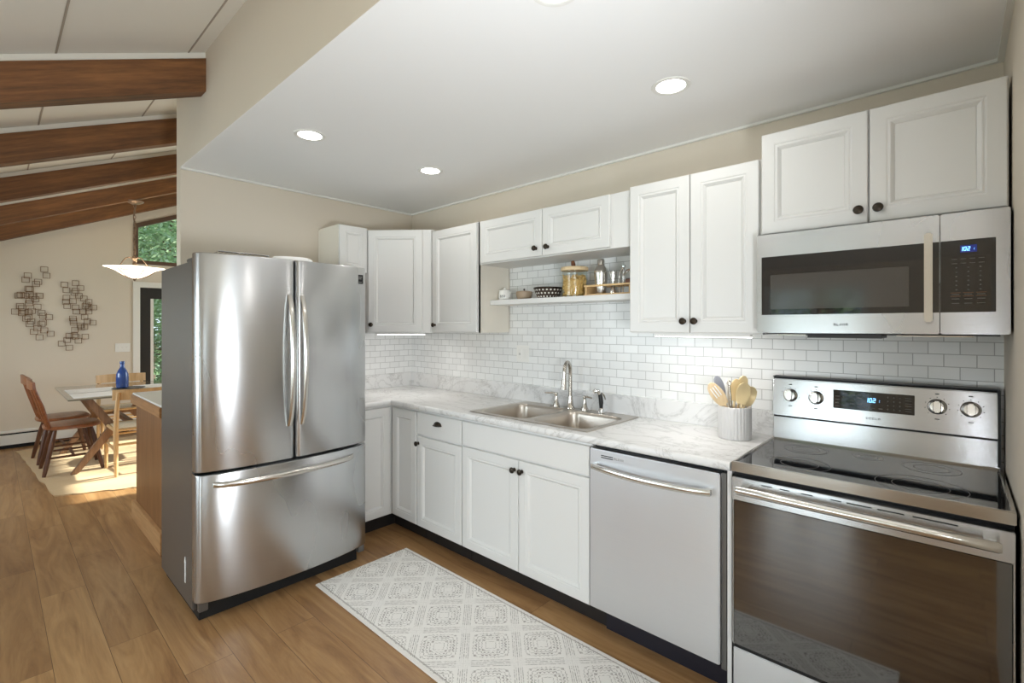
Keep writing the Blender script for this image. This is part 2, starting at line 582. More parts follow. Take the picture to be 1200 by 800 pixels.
def mat_runner():
    m = NM('woven_runner_pattern')
    v = m.coords((1, 1, 1), (0, 0, PI / 4))
    sp = m.n('ShaderNodeSeparateXYZ')
    m.t.links.new(v, sp.inputs[0])
    S = 0.232

    def cell(o):
        return m.math('SUBTRACT', m.math('FRACT', m.math('DIVIDE', m.math('ADD', o, 0.224), S)), 0.5)
    u, w = cell(sp.outputs[0]), cell(sp.outputs[1])
    au, aw = m.math('ABSOLUTE', u), m.math('ABSOLUTE', w)
    d = m.math('MAXIMUM', au, aw)
    p4 = m.math('POWER', m.math('ADD', m.math('POWER', au, 4.5), m.math('POWER', aw, 4.5)), 1 / 4.5)

    def tri(x, k):
        return m.math('PINGPONG', m.math('MULTIPLY', x, k), 1.0)
    zig = m.math('MULTIPLY', m.math('SUBTRACT', m.math('ADD', tri(u, 26.0), tri(w, 26.0)), 1.0), 0.024)
    dz = m.math('ADD', p4, zig)

    def ring(x, c, wd):
        return m.math('LESS_THAN', m.math('ABSOLUTE', m.math('SUBTRACT', x, c)), wd)
    tot = None
    for (x, c, wd) in ((dz, 0.10, 0.009), (dz, 0.165, 0.010), (dz, 0.225, 0.010), (dz, 0.285, 0.010), (dz, 0.345, 0.010), (d, 0.425, 0.007), (d, 0.460, 0.006), (d, 0.496, 0.005)):
        r = ring(x, c, wd)
        tot = r if tot is None else m.math('MAXIMUM', tot, r)
    # lines fade out where the lattice crosses
    cross = m.math('GREATER_THAN', m.math('MINIMUM', au, aw), 0.36)
    tot = m.math('MULTIPLY', tot, m.math('SUBTRACT', 1.0, m.math('MULTIPLY', cross, 0.75)))
    # woven breaks in the lines
    brk = m.noise(m.coords((90, 90, 1)), 1.0, 2, 0.5)
    f = m.math('MULTIPLY', tot, m.math('MULTIPLY', m.ramp(brk, [(0.36, (0.1, 0.1, 0.1)), (0.56, (1, 1, 1))]), 0.8))
    c = m.mix(f, srgb(236, 233, 228), srgb(146, 139, 132))
    # plain border
    tc = m.n('ShaderNodeTexCoord')
    s2 = m.n('ShaderNodeSeparateXYZ')
    m.t.links.new(tc.outputs['Object'], s2.inputs[0])
    edge = m.math('GREATER_THAN', m.math('ABSOLUTE', m.math('ADD', s2.outputs[1], 0.0)), 0.285)
    c = m.mix(edge, c, srgb(228, 224, 218))
    line = m.math('LESS_THAN', m.math('ABSOLUTE', m.math('SUBTRACT', m.math('ABSOLUTE', s2.outputs[1]), 0.278)), 0.004)
    c = m.mix(m.math('MULTIPLY', line, 0.6), c, srgb(150, 143, 136))
    m.p(Base_Color=c, Roughness=0.9)
    m.bump(m.noise(m.coords((300, 300, 1)), 1.0, 2), 0.3, 0.001)
    return m.m


def mat_jute():
    m = NM('natural_jute_weave')
    w = m.n('ShaderNodeTexWave', wave_type='BANDS', bands_direction='X')
    m.t.links.new(m.coords((1, 1, 1)), w.inputs['Vector'])
    w.inputs['Scale'].default_value = 22
    w.inputs['Distortion'].default_value = 2.0
    n = m.noise(m.coords((14, 3, 1)), 1.5, 4)
    c = m.mix(m.math('MULTIPLY', w.outputs['Fac'], 0.25), srgb(200, 174, 136), srgb(158, 128, 92))
    c = m.mix(m.math('MULTIPLY', n, 0.5), c, srgb(214, 192, 158))
    m.p(Base_Color=c, Roughness=0.95)
    return m.m


def mat_weave():
    m = NM('cream_woven_cord')
    w = m.n('ShaderNodeTexChecker')
    m.t.links.new(m.coords((1, 1, 1)), w.inputs['Vector'])
    w.inputs['Scale'].default_value = 45
    w.inputs['Color1'].default_value = srgb(228, 214, 190)
    w.inputs['Color2'].default_value = srgb(204, 186, 156)
    m.p(Base_Color=w.outputs['Color'], Roughness=0.9)
    return m.m


def mat_fluted():
    return plain('light_grey_stoneware', srgb(206, 204, 202), 0.45)


def mat_bowl():
    m = NM('brown_white_dotted_glaze')
    v = m.coords()
    sp = m.n('ShaderNodeSeparateXYZ')
    m.t.links.new(v, sp.inputs[0])
    ang = m.math('MULTIPLY', m.math('ARCTAN2', sp.outputs[1], sp.outputs[0]), 22 / (2 * PI))
    z = m.math('DIVIDE', sp.outputs[2], 0.021)
    a2 = m.math('ADD', ang, m.math('MULTIPLY', m.math('FLOOR', z), 0.5))
    du = m.math('SUBTRACT', m.math('FRACT', a2), 0.5)
    dv = m.math('SUBTRACT', m.math('FRACT', z), 0.5)
    r = m.math('ADD', m.math('ABSOLUTE', du), m.math('ABSOLUTE', dv))
    f = m.math('LESS_THAN', r, 0.3)
    m.p(Base_Color=m.mix(f, srgb(72, 60, 52), srgb(236, 232, 224)), Roughness=0.25)
    return m.m


def mat_alabaster():
    m = NM('glowing_alabaster_glass')
    n = m.noise(m.coords((1, 1, 1)), 6, 4)
    m.p(Base_Color=m.mix(n, srgb(250, 232, 210), srgb(255, 246, 232)), Roughness=0.3)
    m.b.inputs['Emission Color'].default_value = (1, 0.86, 0.68, 1)
    m.b.inputs['Emission Strength'].default_value = 2.4
    return m.m


M['floor'] = mat_floor()
M['tile'] = mat_tile()
M['marble'] = mat_marble()
M['runner'] = mat_runner()
M['jute'] = mat_jute()
M['weave'] = mat_weave()
M['fluted'] = mat_fluted()
M['bowl'] = mat_bowl()
M['alabaster'] = mat_alabaster()

# ------------------------------------------------------------------ the room shell
XW, XE, YS, YN = -4.67, 7.0, -3.9, 1.6
H = 2.43          # kitchen ceiling
SOF = -1.74       # soffit line
RW = 3.687        # right kitchen wall


def roofz(y):
    return 3.685 + 0.424 * y


def wall(name, mb, mat='wall'):
    o = mb.build(name, M[mat], None, smooth=False)
    o['kind'] = 'structure'
    return o


def yzwall(x0, x1, y0, y1, z0=0.0, ztop=None, mb=None):
    """wall slab running along y with its top cut to the roof slope"""
    mb = mb or MB()
    a = roofz(y0) + 0.01 if ztop is None else ztop
    b = roofz(y1) + 0.01 if ztop is None else ztop
    return mb.prism([(y0, z0), (y1, z0), (y1, b), (y0, a)], x0, x1, 'yz')


wall('floor', MB().box(XW - 0.2, XE + 0.2, YS - 0.2, YN + 0.2, -0.12, 0.0), 'floor')
wall('ceiling', MB().box(0.0, RW, SOF + 0.0, 0.0, H, H + 0.06), 'ceiling')
rf = MB().prism([(YS - 0.3, roofz(YS - 0.3)), (YN + 0.3, roofz(YN + 0.3)), (YN + 0.3, roofz(YN + 0.3) + 0.14), (YS - 0.3, roofz(YS - 0.3) + 0.14)], XW - 0.4, XE + 0.3, 'yz')
wall('ceiling', rf, 'roof')
for yy in (-3.56, -2.34, -1.82, -0.6, 0.62):
    j = MB()
    j.prism([(yy - 0.004, roofz(yy - 0.004) - 0.003), (yy + 0.004, roofz(yy + 0.004) - 0.003), (yy + 0.004, roofz(yy + 0.004) + 0.004), (yy - 0.004, roofz(yy - 0.004) + 0.004)], XW, XE, 'yz')
    wall('trim_1', j, 'roofline')

wall('wall_back', MB().box(0.0, RW, 0.0, 0.12, 0.0, H + 0.06))
wall('wall_left', yzwall(-0.09, 0.0, SOF, YN))
wall('wall_right', MB().box(RW, RW + 0.11, SOF, 0.12, 0.0, H + 0.06))
# soffit above the kitchen opening, and the living room wall beyond it
wall('wall_soffit', MB().box(0.0, XE, SOF - 0.001, SOF + 0.12, H + 0.002, roofz(SOF) + 0.02))
wall('wall_north_living', MB().box(RW + 0.11, XE, SOF, SOF + 0.12, 0.0, H))
# west wall with the trapezoid window and the glazed door beyond the dining table
WY0, WZ0 = -1.2, 2.31
DY0, DY1, DZ = -1.15, -0.28, 1.97
w = MB()
yzwall(XW - 0.15, XW, YS, -1.22, 0, None, w)
w.box(XW - 0.15, XW, -1.22, YN, DZ + 0.07, WZ0 - 0.02)
yzwall(XW - 0.15, XW, -0.2, YN, WZ0 - 0.02, None, w)
w.box(XW - 0.15, XW, -0.2, YN, 0, DZ + 0.07)
w.box(XW - 0.15, XW, -1.22, DY0 - 0.02, 0, DZ + 0.07)
wall('wall_west', w)
# top band over the window follows the slope
wt = MB().prism([(-1.22, roofz(-1.22) - 0.34), (-0.2, roofz(-0.2) - 0.34), (-0.2, roofz(-0.2)), (-1.22, roofz(-1.22))], XW - 0.15, XW + 0.0, 'yz')
wall('wall_west_header', wt)

# window_1 : brown framed trapezoid
o = MB()
zt0, zt1 = roofz(-1.22) - 0.34, roofz(-0.2) - 0.34
fw = 0.05
outer = [(-1.22, WZ0 - 0.02), (-0.2, WZ0 - 0.02), (-0.2, zt1), (-1.22, zt0)]
inner = [(-1.22 + fw, WZ0 + fw - 0.02), (-0.2 - fw, WZ0 + fw - 0.02), (-0.2 - fw, zt1 - fw - 0.03), (-1.22 + fw, zt0 - fw + 0.01)]
xs0, xs1 = XW - 0.1, XW + 0.015
o.loops([[(xs0, *p) for p in inner], [(xs0, *p) for p in outer], [(xs1, *p) for p in outer], [(xs1, *p) for p in inner], [(xs0, *p) for p in inner]], False, False)
win = o.build('window_1', M['winframe'], None, smooth=False)
win['kind'] = 'structure'
MB().prism(inner, XW - 0.06, XW - 0.055, 'yz').build('pane', M['glass'], win, smooth=False)

# door_1 : white casing, dark leaf with a tall pane
door = MB()
door.box(XW - 0.12, XW - 0.06, DY0, DY0 + 0.13, 0.0, DZ)
door.box(XW - 0.12, XW - 0.06, DY1 - 0.13, DY1, 0.0, DZ)
door.box(XW - 0.12, XW - 0.06, DY0 + 0.13, DY1 - 0.13, DZ - 0.15, DZ)
door.box(XW - 0.12, XW - 0.06, DY0 + 0.13, DY1 - 0.13, 0.0, 0.22)
dr = door.build('door_1', M['doorframe'], None, smooth=False)
dr['kind'] = 'structure'
MB().box(XW - 0.095, XW - 0.088, DY0 + 0.13, DY1 - 0.13, 0.22, DZ - 0.15).build('pane', M['glass'], dr, smooth=False)
rl = MB()
rl.box(XW - 0.085, XW - 0.06, DY0 + 0.13, DY0 + 0.165, 0.22, DZ - 0.15)
rl.build('pane_bead', M['trim'], dr, smooth=False)
MB().tube([(XW - 0.06, DY1 - 0.06, 1.0), (XW - 0.01, DY1 - 0.06, 1.0), (XW - 0.01, DY1 - 0.17, 1.0)], 0.009).build('door_handle', M['bronze'], dr)
t = MB()
t.box(XW, XW + 0.02, DY0 - 0.075, DY0, 0.0, DZ + 0.075)
t.box(XW, XW + 0.02, DY1, DY1 + 0.075, 0.0, DZ + 0.075)
t.box(XW, XW + 0.02, DY0, DY1, DZ, DZ + 0.075)
t.box(XW - 0.15, XW, DY0 - 0.02, DY0, 0, DZ + 0.01)
t.box(XW - 0.15, XW, DY1, DY1 + 0.02, 0, DZ + 0.01)
t.box(XW - 0.15, XW, DY0, DY1, DZ, DZ + 0.02)
wall('trim_2', t, 'trim')


def xz_window_wall(name, y0, y1, x0, x1, ztop, holes, wname, start):
    """wall along x with rectangular window openings, each with a frame and a pane"""
    mb = MB()
    cur = x0
    for (a, b, c, d) in holes:
        mb.box(cur, a, y0, y1, 0, ztop)
        mb.box(a, b, y0, y1, 0, c)
        mb.box(a, b, y0, y1, d, ztop)
        cur = b
    mb.box(cur, x1, y0, y1, 0, ztop)
    wall(name, mb)
    for i, (a, b, c, d) in enumerate(holes):
        f = MB()
        q = 0.05
        f.box(a, b, y0, y1, c, c + q)
        f.box(a, b, y0, y1, d - q, d)
        f.box(a, a + q, y0, y1, c + q, d - q)
        f.box(b - q, b, y0, y1, c + q, d - q)
        f.box((a + b) / 2 - 0.02, (a + b) / 2 + 0.02, (y0 + y1) / 2 - 0.02, (y0 + y1) / 2 + 0.02, c + q, d - q)
        wo = f.build('window_%d' % (start + i), M['trim'], None, smooth=False)
        wo['kind'] = 'structure'
        MB().box(a + q, b - q, (y0 + y1) / 2 - 0.004, (y0 + y1) / 2 + 0.004, c + q, d - q).build('pane', M['glass'], wo, smooth=False)


xz_window_wall('wall_south', YS - 0.12, YS, XW, XE, roofz(YS) + 0.0,
               [(-3.55, -1.65, 0.9, 1.86), (-0.4, 1.5, 0.9, 1.86), (2.05, 2.95, 0.12, 1.86), (4.15, 6.05, 0.9, 1.86)], 'w', 2)  # unseen windows, most of them added to let light in
xz_window_wall('wall_north', YN, YN + 0.12, XW, -0.09, roofz(YN), [(-3.7, -1.1, 0.6, 2.3)], 'w', 6)
e = MB()
yzwall(XE, XE + 0.12, YS, -2.6, 0, None, e)
yzwall(XE, XE + 0.12, -1.96, SOF + 0.12, 0, None, e)
yzwall(XE, XE + 0.12, -2.6, -1.96, 2.1, roofz(-2.6) + 0.02, e)
wall('wall_east', e)
f = MB()
f.box(XE, XE + 0.12, -2.6, -2.54, 0.3, 2.1)
f.box(XE, XE + 0.12, -2.02, -1.96, 0.3, 2.1)
f.box(XE, XE + 0.12, -2.6, -1.96, 0.0, 0.3)
wo = f.build('window_7', M['trim'], None, smooth=False)  # unseen window, added and kept narrow for a thin streak on the refrigerator
wo['kind'] = 'structure'
MB().box(XE + 0.05, XE + 0.06, -2.54, -2.02, 0.3, 2.1).build('pane', M['glass'], wo, smooth=False)

# thin cove strip where the kitchen walls meet the ceiling
cv = MB()
cv.box(0.0, RW, -0.018, 0.0, H - 0.012, H)
cv.box(0.0, 0.018, SOF, -0.018, H - 0.012, H)
cv.box(RW - 0.018, RW, SOF, -0.018, H - 0.012, H)
wall('trim_3', cv, 'trim')

# beams: near face x, they follow the roof slope
BEAMS = [(0.529, SOF), (-0.634, YN), (-1.908, YN), (-3.21, YN), (-4.505, YN)]
blabels = ['nearest dark wooden ceiling beam, its end butting against the soffit wall over the kitchen',
           'second dark wooden ceiling beam, first one passing behind the kitchen wall corner',
           'third dark wooden ceiling beam counted from the camera, mid vault',
           'fourth dark wooden ceiling beam, the one the pendant lamp hangs from',
           'farthest dark wooden ceiling beam, lying along the wall with the window']


def bz(y):
    return 3.647 + 0.424 * y


for (bx, ye), lab in zip(BEAMS, blabels):
    root = thing('ceiling_beam', lab, 'beam', (bx, -2.0, bz(-2.0)), 'dark wooden beams under the sloped ceiling')
    y0 = YS
    d = 0.181
    MB().prism([(y0, bz(y0) - d), (ye, bz(ye) - d), (ye, bz(ye)), (y0, bz(y0))], bx - 0.095, bx, 'yz').build('timber', M['beam'], root, smooth=False)
    MB().prism([(y0, bz(y0)), (ye, bz(ye)), (ye, bz(ye) + 0.036), (y0, bz(y0) + 0.036)], bx - 0.08, bx - 0.012, 'yz').build('spacer_strip', M['roof'], root, smooth=False)

# baseboard heater below the far wall
hr = thing('baseboard_heater', 'long white baseboard heater along the dining room wall behind the brown chairs', 'heater', (XW + 0.04, -2.6, 0))
hm = MB()
hm.prism([(XW + 0.003, 0.045), (XW + 0.065, 0.045), (XW + 0.065, 0.155), (XW + 0.055, 0.16), (XW + 0.003, 0.16)], YS + 0.02, -1.27, 'xz')
hm.build('front_panel', M['trim'], hr, smooth=False)
MB().prism([(XW + 0.003, 0.178), (XW + 0.05, 0.178), (XW + 0.055, 0.19), (XW + 0.03, 0.205), (XW + 0.003, 0.205)], YS + 0.02, -1.27, 'xz').build('top_cap', M['trim'], hr, smooth=False)
MB().box(XW + 0.003, XW + 0.045, YS + 0.025, -1.275, 0.0, 0.178).build('fin_core', M['void'], hr, smooth=False)

# ------------------------------------------------------------------ downlights
dl = None
for (x, y, lab) in [(1.09, -1.42, 'lit recessed downlight nearest the refrigerator'),
                    (1.09, -0.64, 'lit recessed downlight nearest the corner wall cabinet'),
                    (2.69, -0.64, 'lit recessed downlight above the counter left of the microwave cabinet'),
                    (2.69, -1.42, 'lit recessed downlight cut by the top edge of the photo')]:
    r = thing('recessed_downlight', lab, 'ceiling light', (x, y, H), 'recessed lights in the kitchen ceiling')
    MB().lathe([(0.058, -0.002), (0.066, -0.005), (0.076, -0.004), (0.079, 0.0)], (x, y, H), 32, cap0=False, cap1=False).build('trim_ring', M['trim'], r)
    MB().lathe([(0.0005, -0.0025), (0.058, -0.0025)], (x, y, H), 32, cap0=False, cap1=False).build('lens', M['lens'], r)
    light('downlight_lamp', 'AREA', (x, y, H - 0.012), (0, 0, 0), 1.1, (1.0, 0.97, 0.93), 0.11)


# ------------------------------------------------------------------ cabinetry
def door_panel(w, h, t=0.02, fr=0.052, flat=False):
    """front panel in the xz plane facing -y; origin at lower left back, y=0 is the back"""
    mb = MB()

    def rect(i, dpt):
        return [(i, dpt, i), (w - i, dpt, i), (w - i, dpt, h - i), (i, dpt, h - i)]
    if flat:
        L = [rect(0, 0), rect(0, -t + 0.003), rect(0.003, -t)]
    else:
        L = [rect(0, 0), rect(0, -t + 0.003), rect(0.003, -t), rect(fr - 0.004, -t), rect(fr - 0.002, -t + 0.002), rect(fr + 0.002, -t + 0.0025), rect(fr + 0.004, -t + 0.001),
             rect(fr + 0.008, -t + 0.001), rect(fr + 0.018, -t + 0.010), rect(fr + 0.0195, -t + 0.0125), rect(fr + 0.021, -t + 0.0105), rect(fr + 0.024, -t + 0.0105)]
    mb.loops(L)
    return mb


KNOB = MB().lathe([(0.011, 0), (0.0085, 0.003), (0.006, 0.009), (0.0075, 0.014), (0.0145, 0.018), (0.0165, 0.022), (0.0145, 0.027), (0.008, 0.030), (0.001, 0.031)], (0, 0, 0), 20, 'y')
knob_mesh = None


def add_door(root, name, x0, x1, z0, z1, yf, face='y', knob=None, flat=False, fr=0.052, label=None, pull=None):
    """door whose front is at yf. face 'y' looks to -y; face 'x' looks to +x (then x0,x1 are y values)"""
    mb = door_panel(x1 - x0, z1 - z0, fr=fr, flat=flat)
    if face == 'y':
        Mx = Matrix.Translation((x0, yf + 0.02, z0))
    else:
        Mx = Matrix.Translation((yf - 0.02, x0, z0)) @ Matrix.Rotation(PI / 2, 4, 'Z')
    return place_door(root, name, mb, Mx, knob and (knob[0] - x0, knob[1] - z0), label, pull)


def place_door(root, name, mb, Mx, knob=None, label=None, pull=None):
    mb.move(Mx)
    d = mb.build(name, M['cabinet'], root, smooth=False)
    if knob:
        k = MB()
        k.v = list(KNOB.v)
        k.f = list(KNOB.f)
        k.move(Mx @ Matrix.Translation((knob[0], -0.0195, knob[1])))
        k.build('knob', M['bronze'], d)
    if pull:
        k = MB()
        n = 12
        lps = []
        for i in range(7):
            u = i / 6 * PI / 2
            r = math.cos(u)
            lps.append([(0.036 * math.cos(PI * j / n) * (0.35 + 0.65 * r), -0.022 * math.sin(u + 0.0001) * (0.3 + 0.7 * math.sin(PI * j / n)) - 0.0005, 0.012 + 0.02 * r * math.sin(PI * j / n)) for j in range(n + 1)])
        k.loops(lps, False, False, closed=False)
        lip = []
        k.tube([(0.036 * math.cos(PI * j / n), -0.024 * math.sin(PI * j / n) ** 0.7 - 0.001, 0.012) for j in range(n + 1)], 0.0022, 6)
        k.tube([(0.036 * math.cos(PI * j / n), -0.002, 0.012 + 0.022 * math.sin(PI * j / n)) for j in range(n + 1)], 0.003, 6)
        k.box(-0.03, 0.03, -0.0215, -0.0005, 0.011, 0.0135)
        k.move(Mx @ Matrix.Translation((pull[0], -0.02, pull[1] - 0.012)))
        k.build('cup_pull', M['bronze'], d)
    return d


ZB0, ZB1 = 0.105, 0.884
FY = -0.62


def toe(root, x0, x1, y=-0.54):
    MB().box(x0, x1, y, y + 0.015, 0.0, ZB0).build('toe_kick', M['toe'], root, smooth=False)


# corner base cabinet, L shaped
r = thing('corner_base_cabinet', 'white L-shaped corner base cabinet with two tall narrow doors next to the refrigerator', 'cabinet', (0.4, -0.4, 0), None)
MB().prism([(0.004, -0.004), (0.911, -0.004), (0.911, -0.60), (0.60, -0.60), (0.60, -0.925), (0.004, -0.925)], ZB0, ZB1, 'xy').build('body', M['cabinet'], r, smooth=False)
add_door(r, 'door', 0.628, 0.908, 0.115, 0.868, FY, knob=None, fr=0.05)
add_door(r, 'door', -0.922, -0.628, 0.115, 0.868, 0.62, face='x', fr=0.05)
k = MB()
k.box(0.54, 0.911, -0.54, -0.525, 0, ZB0)
k.box(0.525, 0.54, -0.925, -0.525, 0, ZB0)
k.build('toe_kick', M['toe'], r, smooth=False)

r = thing('drawer_base_cabinet', 'white base cabinet with one drawer with a cup pull over a single door', 'cabinet', (1.14, -0.3, 0))
MB().box(0.914, 1.366, -0.60, -0.004, ZB0, ZB1).build('body', M['cabinet'], r, smooth=False)
add_door(r, 'drawer_front', 0.918, 1.362, 0.722, 0.868, FY, flat=True, pull=(0.222, 0.085))
add_door(r, 'door', 0.918, 1.362, 0.115, 0.710, FY, knob=(0.936, 0.662))
toe(r, 0.914, 1.366)

r = thing('sink_base_cabinet', 'white double-door base cabinet with a plain false front below the sink', 'cabinet', (1.83, -0.3, 0))
bm_ = MB()
bm_.box(1.369, 2.281, -0.60, -0.585, ZB0, ZB1)
bm_.box(1.369, 1.384, -0.585, -0.004, ZB0, ZB1)
bm_.box(2.266, 2.281, -0.585, -0.004, ZB0, ZB1)
bm_.box(1.384, 2.266, -0.585, -0.004, ZB0, ZB0 + 0.015)
bm_.build('body', M['cabinet'], r, smooth=False)
add_door(r, 'false_front', 1.372, 2.278, 0.727, 0.868, FY, flat=True)
add_door(r, 'door', 1.372, 1.823, 0.115, 0.716, FY, knob=(1.797, 0.662))
add_door(r, 'door', 1.828, 2.278, 0.115, 0.716, FY, knob=(1.852, 0.662))
toe(r, 1.369, 2.33)

# end filler between dishwasher and range
r = thing('filler_panel', 'narrow white filler panel between the dishwasher and the range', 'panel', (2.915, -0.3, 0))
MB().box(2.9085, 2.9245, -0.62, -0.004, 0.0, 0.884).build('panel_board', M['cabinet'], r, smooth=False)

# wall cabinets
UZ0, UZ1 = 1.40, 2.145


def upper(name, label, x0, x1, z0, z1, depth, doors, knobs, filler=None, side=None):
    r = thing(name, label, 'cabinet', ((x0 + x1) / 2, -depth / 2, z0), None)
    yf = -depth - 0.021
    MB().box(x0, x1, -depth, -0.009, z0, z1).build('body', M['cab_side'] if side else M['cabinet'], r, smooth=False)
    if side:   # white face frame on a cream box
        MB().box(x0, x1, -depth - 0.0008, -depth + 0.018, z0 - 0.001, z1 + 0.001).build('face_frame', M['cabinet'], r, smooth=False)
    for (a, b), kn in zip(doors, knobs):
        add_door(r, 'door', a, b, z0 + 0.006, z1 - 0.004, yf, knob=kn)
    return r


r = upper('wall_cabinet', 'tall white single-door wall cabinet right of the diagonal corner cabinet', 0.694, 1.1882, 1.393, 2.14, 0.31, [(0.712, 1.1865)], [(0.745, 1.447)], side=True)
r = upper('wall_cabinet', 'short wide white two-door wall cabinet above the floating shelf', 1.1885, 2.329, 1.852, 2.142, 0.30, [(1.212, 1.743), (1.748, 2.205)], [(1.70, 1.905), (1.79, 1.905)])
r = upper('wall_cabinet', 'tall white two-door wall cabinet left of the microwave', 2.331, 2.951, 1.402, 2.15, 0.315, [(2.334, 2.641), (2.646, 2.940)], [(2.617, 1.462), (2.670, 1.462)])
r = upper('wall_cabinet', 'white two-door wall cabinet mounted on top of the microwave', 2.956, 3.680, 1.812, 2.236, 0.345, [(2.960, 3.318), (3.324, 3.677)], [(3.292, 1.866), (3.350, 1.866)])

# diagonal corner wall cabinet
r = thing('corner_wall_cabinet', 'white diagonal corner wall cabinet with one tall door', 'cabinet', (0.3, -0.3, 1.39))
A = Vector((0.325, -0.634))
B = Vector((0.69, -0.325))
MB().prism([(0.009, -0.009), (0.69, -0.009), (B.x, B.y), (A.x, A.y), (0.009, -0.634)], 1.388, 2.155, 'xy').build('body', M['cabinet'], r, smooth=False)
dirv = (B - A)
L = dirv.length
ang = math.atan2(dirv.y, dirv.x)
nrm = Vector((dirv.y, -dirv.x)).normalized()
dw = L - 0.075
o2 = A + dirv.normalized() * 0.012 + nrm * 0.001
Mx = Matrix.Translation((o2.x, o2.y, 1.394)) @ Matrix.Rotation(ang, 4, 'Z')
place_door(r, 'door', door_panel(dw, 0.755), Mx, (0.026, 0.055))
# filler stile beside the door is part of the face frame
q = A + dirv.normalized() * (dw + 0.02)
MB().box(0, L - dw - 0.02, -0.006, 0.004, 0.0, 0.765).move(Matrix.Translation((q.x, q.y, 1.389)) @ Matrix.Rotation(ang, 4, 'Z')).build('face_stile', M['cabinet'], r, smooth=False)

# narrow wall cabinet between corner unit and fridge
r = thing('wall_cabinet', 'narrow white wall cabinet above the right side of the refrigerator', 'cabinet', (0.16, -0.74, 1.83))
MB().box(0.004, 0.31, -0.858, -0.637, 1.83, 2.168).build('body', M['cab_side'], r, smooth=False)
add_door(r, 'door', -0.856, -0.640, 1.834, 2.166, 0.331, face='x', fr=0.045)

# under-cabinet light bars
for (pa, pb, lab) in [((0.37, -0.575), (0.64, -0.345), 'thin lit light bar under the diagonal corner wall cabinet'),
                      ((2.46, -0.295), (2.90, -0.295), 'thin lit light bar under the two-door wall cabinet left of the microwave')]:
    zz = 1.388 if pa[0] < 1 else 1.402
    r = thing('light_bar', lab, 'light', ((pa[0] + pb[0]) / 2, (pa[1] + pb[1]) / 2, zz), 'under-cabinet light bars')
    MB().bar((pa[0], pa[1], zz - 0.006), (pb[0], pb[1], zz - 0.006), 0.034, 0.012).build('housing', M['plastic_w'], r, smooth=False)
    MB().bar((pa[0], pa[1], zz - 0.0135), (pb[0], pb[1], zz - 0.0135), 0.026, 0.003).build('diffuser', M['strip'], r, smooth=False)
    ll = math.hypot(pb[0] - pa[0], pb[1] - pa[1])
    light('light_bar_lamp', 'AREA', ((pa[0] + pb[0]) / 2, (pa[1] + pb[1]) / 2, zz - 0.019), (0, 0, math.atan2(pb[1] - pa[1], pb[0] - pa[0])), 1.2, (1.0, 0.98, 0.95), ll, 0.024)

# ------------------------------------------------------------------ countertop
CZ0, CZ1 = 0.885, 0.92
FE = -0.628
SX0, SX1, SY0, SY1 = 1.405, 2.215, -0.545, -0.075
r = thing('countertop', 'white marble-patterned L-shaped countertop with a short matching backsplash lip', 'countertop', (1.4, -0.3, CZ0))
c = MB()
c.box(0.004, 0.628, -0.93, FE, CZ0, CZ1)
c.box(0.004, SX0, FE, -0.004, CZ0, CZ1)
c.box(SX1, 2.9235, FE, -0.004, CZ0, CZ1)
c.box(SX0, SX1, FE, SY0, CZ0, CZ1)
c.box(SX0, SX1, SY1, -0.004, CZ0, CZ1)


def nose(path_fn):
    prof = [(0.0, CZ1), (0.006, CZ1 - 0.001), (0.012, CZ1 - 0.006), (0.0145, CZ1 - 0.014), (0.014, CZ0 + 0.008), (0.009, CZ0 + 0.002), (0.0, CZ0)]
    return prof


pr_ = nose(None)
c.loops([[(0.628 + d_ * 1.0, FE - d_, z) for d_, z in pr_] if x is None else [(x, FE - d_, z) for d_, z in pr_] for x in (None, 2.9235)], True, True)
c.loops([[(0.628 + d_, -0.93, z) for d_, z in pr_], [(0.628 + d_, FE - d_, z) for d_, z in pr_]], True, True)
c.build('worktop', M['marble'], r)
c = MB()
c.box(0.004, 2.9235, -0.026, -0.004, CZ1, 1.035)
c.box(0.004, 0.026, -0.93, -0.026, CZ1, 1.035)
c.build('backsplash_lip', M['marble'], r, smooth=False, bevel=0.002)

# tiled backsplash
bs = MB()
bs.box(0.0, RW, -0.004, 0.0, 0.9, 1.42)
bs.box(1.19, 2.33, -0.004, 0.0, 1.42, 1.86)
bs.box(0.0, 0.004, -0.95, -0.004, 0.9, 1.39)
o = bs.build('tile_backsplash', M['tile'], None, smooth=False)
tag(o, 'glossy white mini subway tile backsplash between counter and wall cabinets', 'backsplash')

# outlet on backsplash
r = thing('wall_outlet', 'white outlet plate on the tile backsplash left of the faucet', 'outlet', (1.32, -0.005, 1.245))
MB().box(1.262, 1.376, -0.010, -0.0042, 1.187, 1.303).build('cover_plate', M['plastic_w'], r, bevel=0.002)
s_ = MB()
for cx_ in (1.292, 1.346):
    s_.box(cx_ - 0.017, cx_ + 0.017, -0.0125, -0.0098, 1.212, 1.278)
ins = s_.build('receptacle', M['ceramic'], r, bevel=0.001)
s_ = MB()
s_.box(1.287, 1.290, -0.0128, -0.0122, 1.235, 1.25)
s_.box(1.297, 1.300, -0.0128, -0.0122, 1.235, 1.25)
s_.build('slots', M['glyph_dark'], ins, smooth=False)


# ------------------------------------------------------------------ sink and faucet
def rrect(cx, cy, w, h, r, z, n=6):
    pts = []
    for (sx, sy, a0) in ((1, 1, 0), (-1, 1, PI / 2), (-1, -1, PI), (1, -1, 1.5 * PI)):
        for i in range(n):
            a = a0 + PI / 2 * i / (n - 1)
            pts.append((cx + sx * (w / 2 - r) + r * math.cos(a), cy + sy * (h / 2 - r) + r * math.sin(a), z))
    return pts


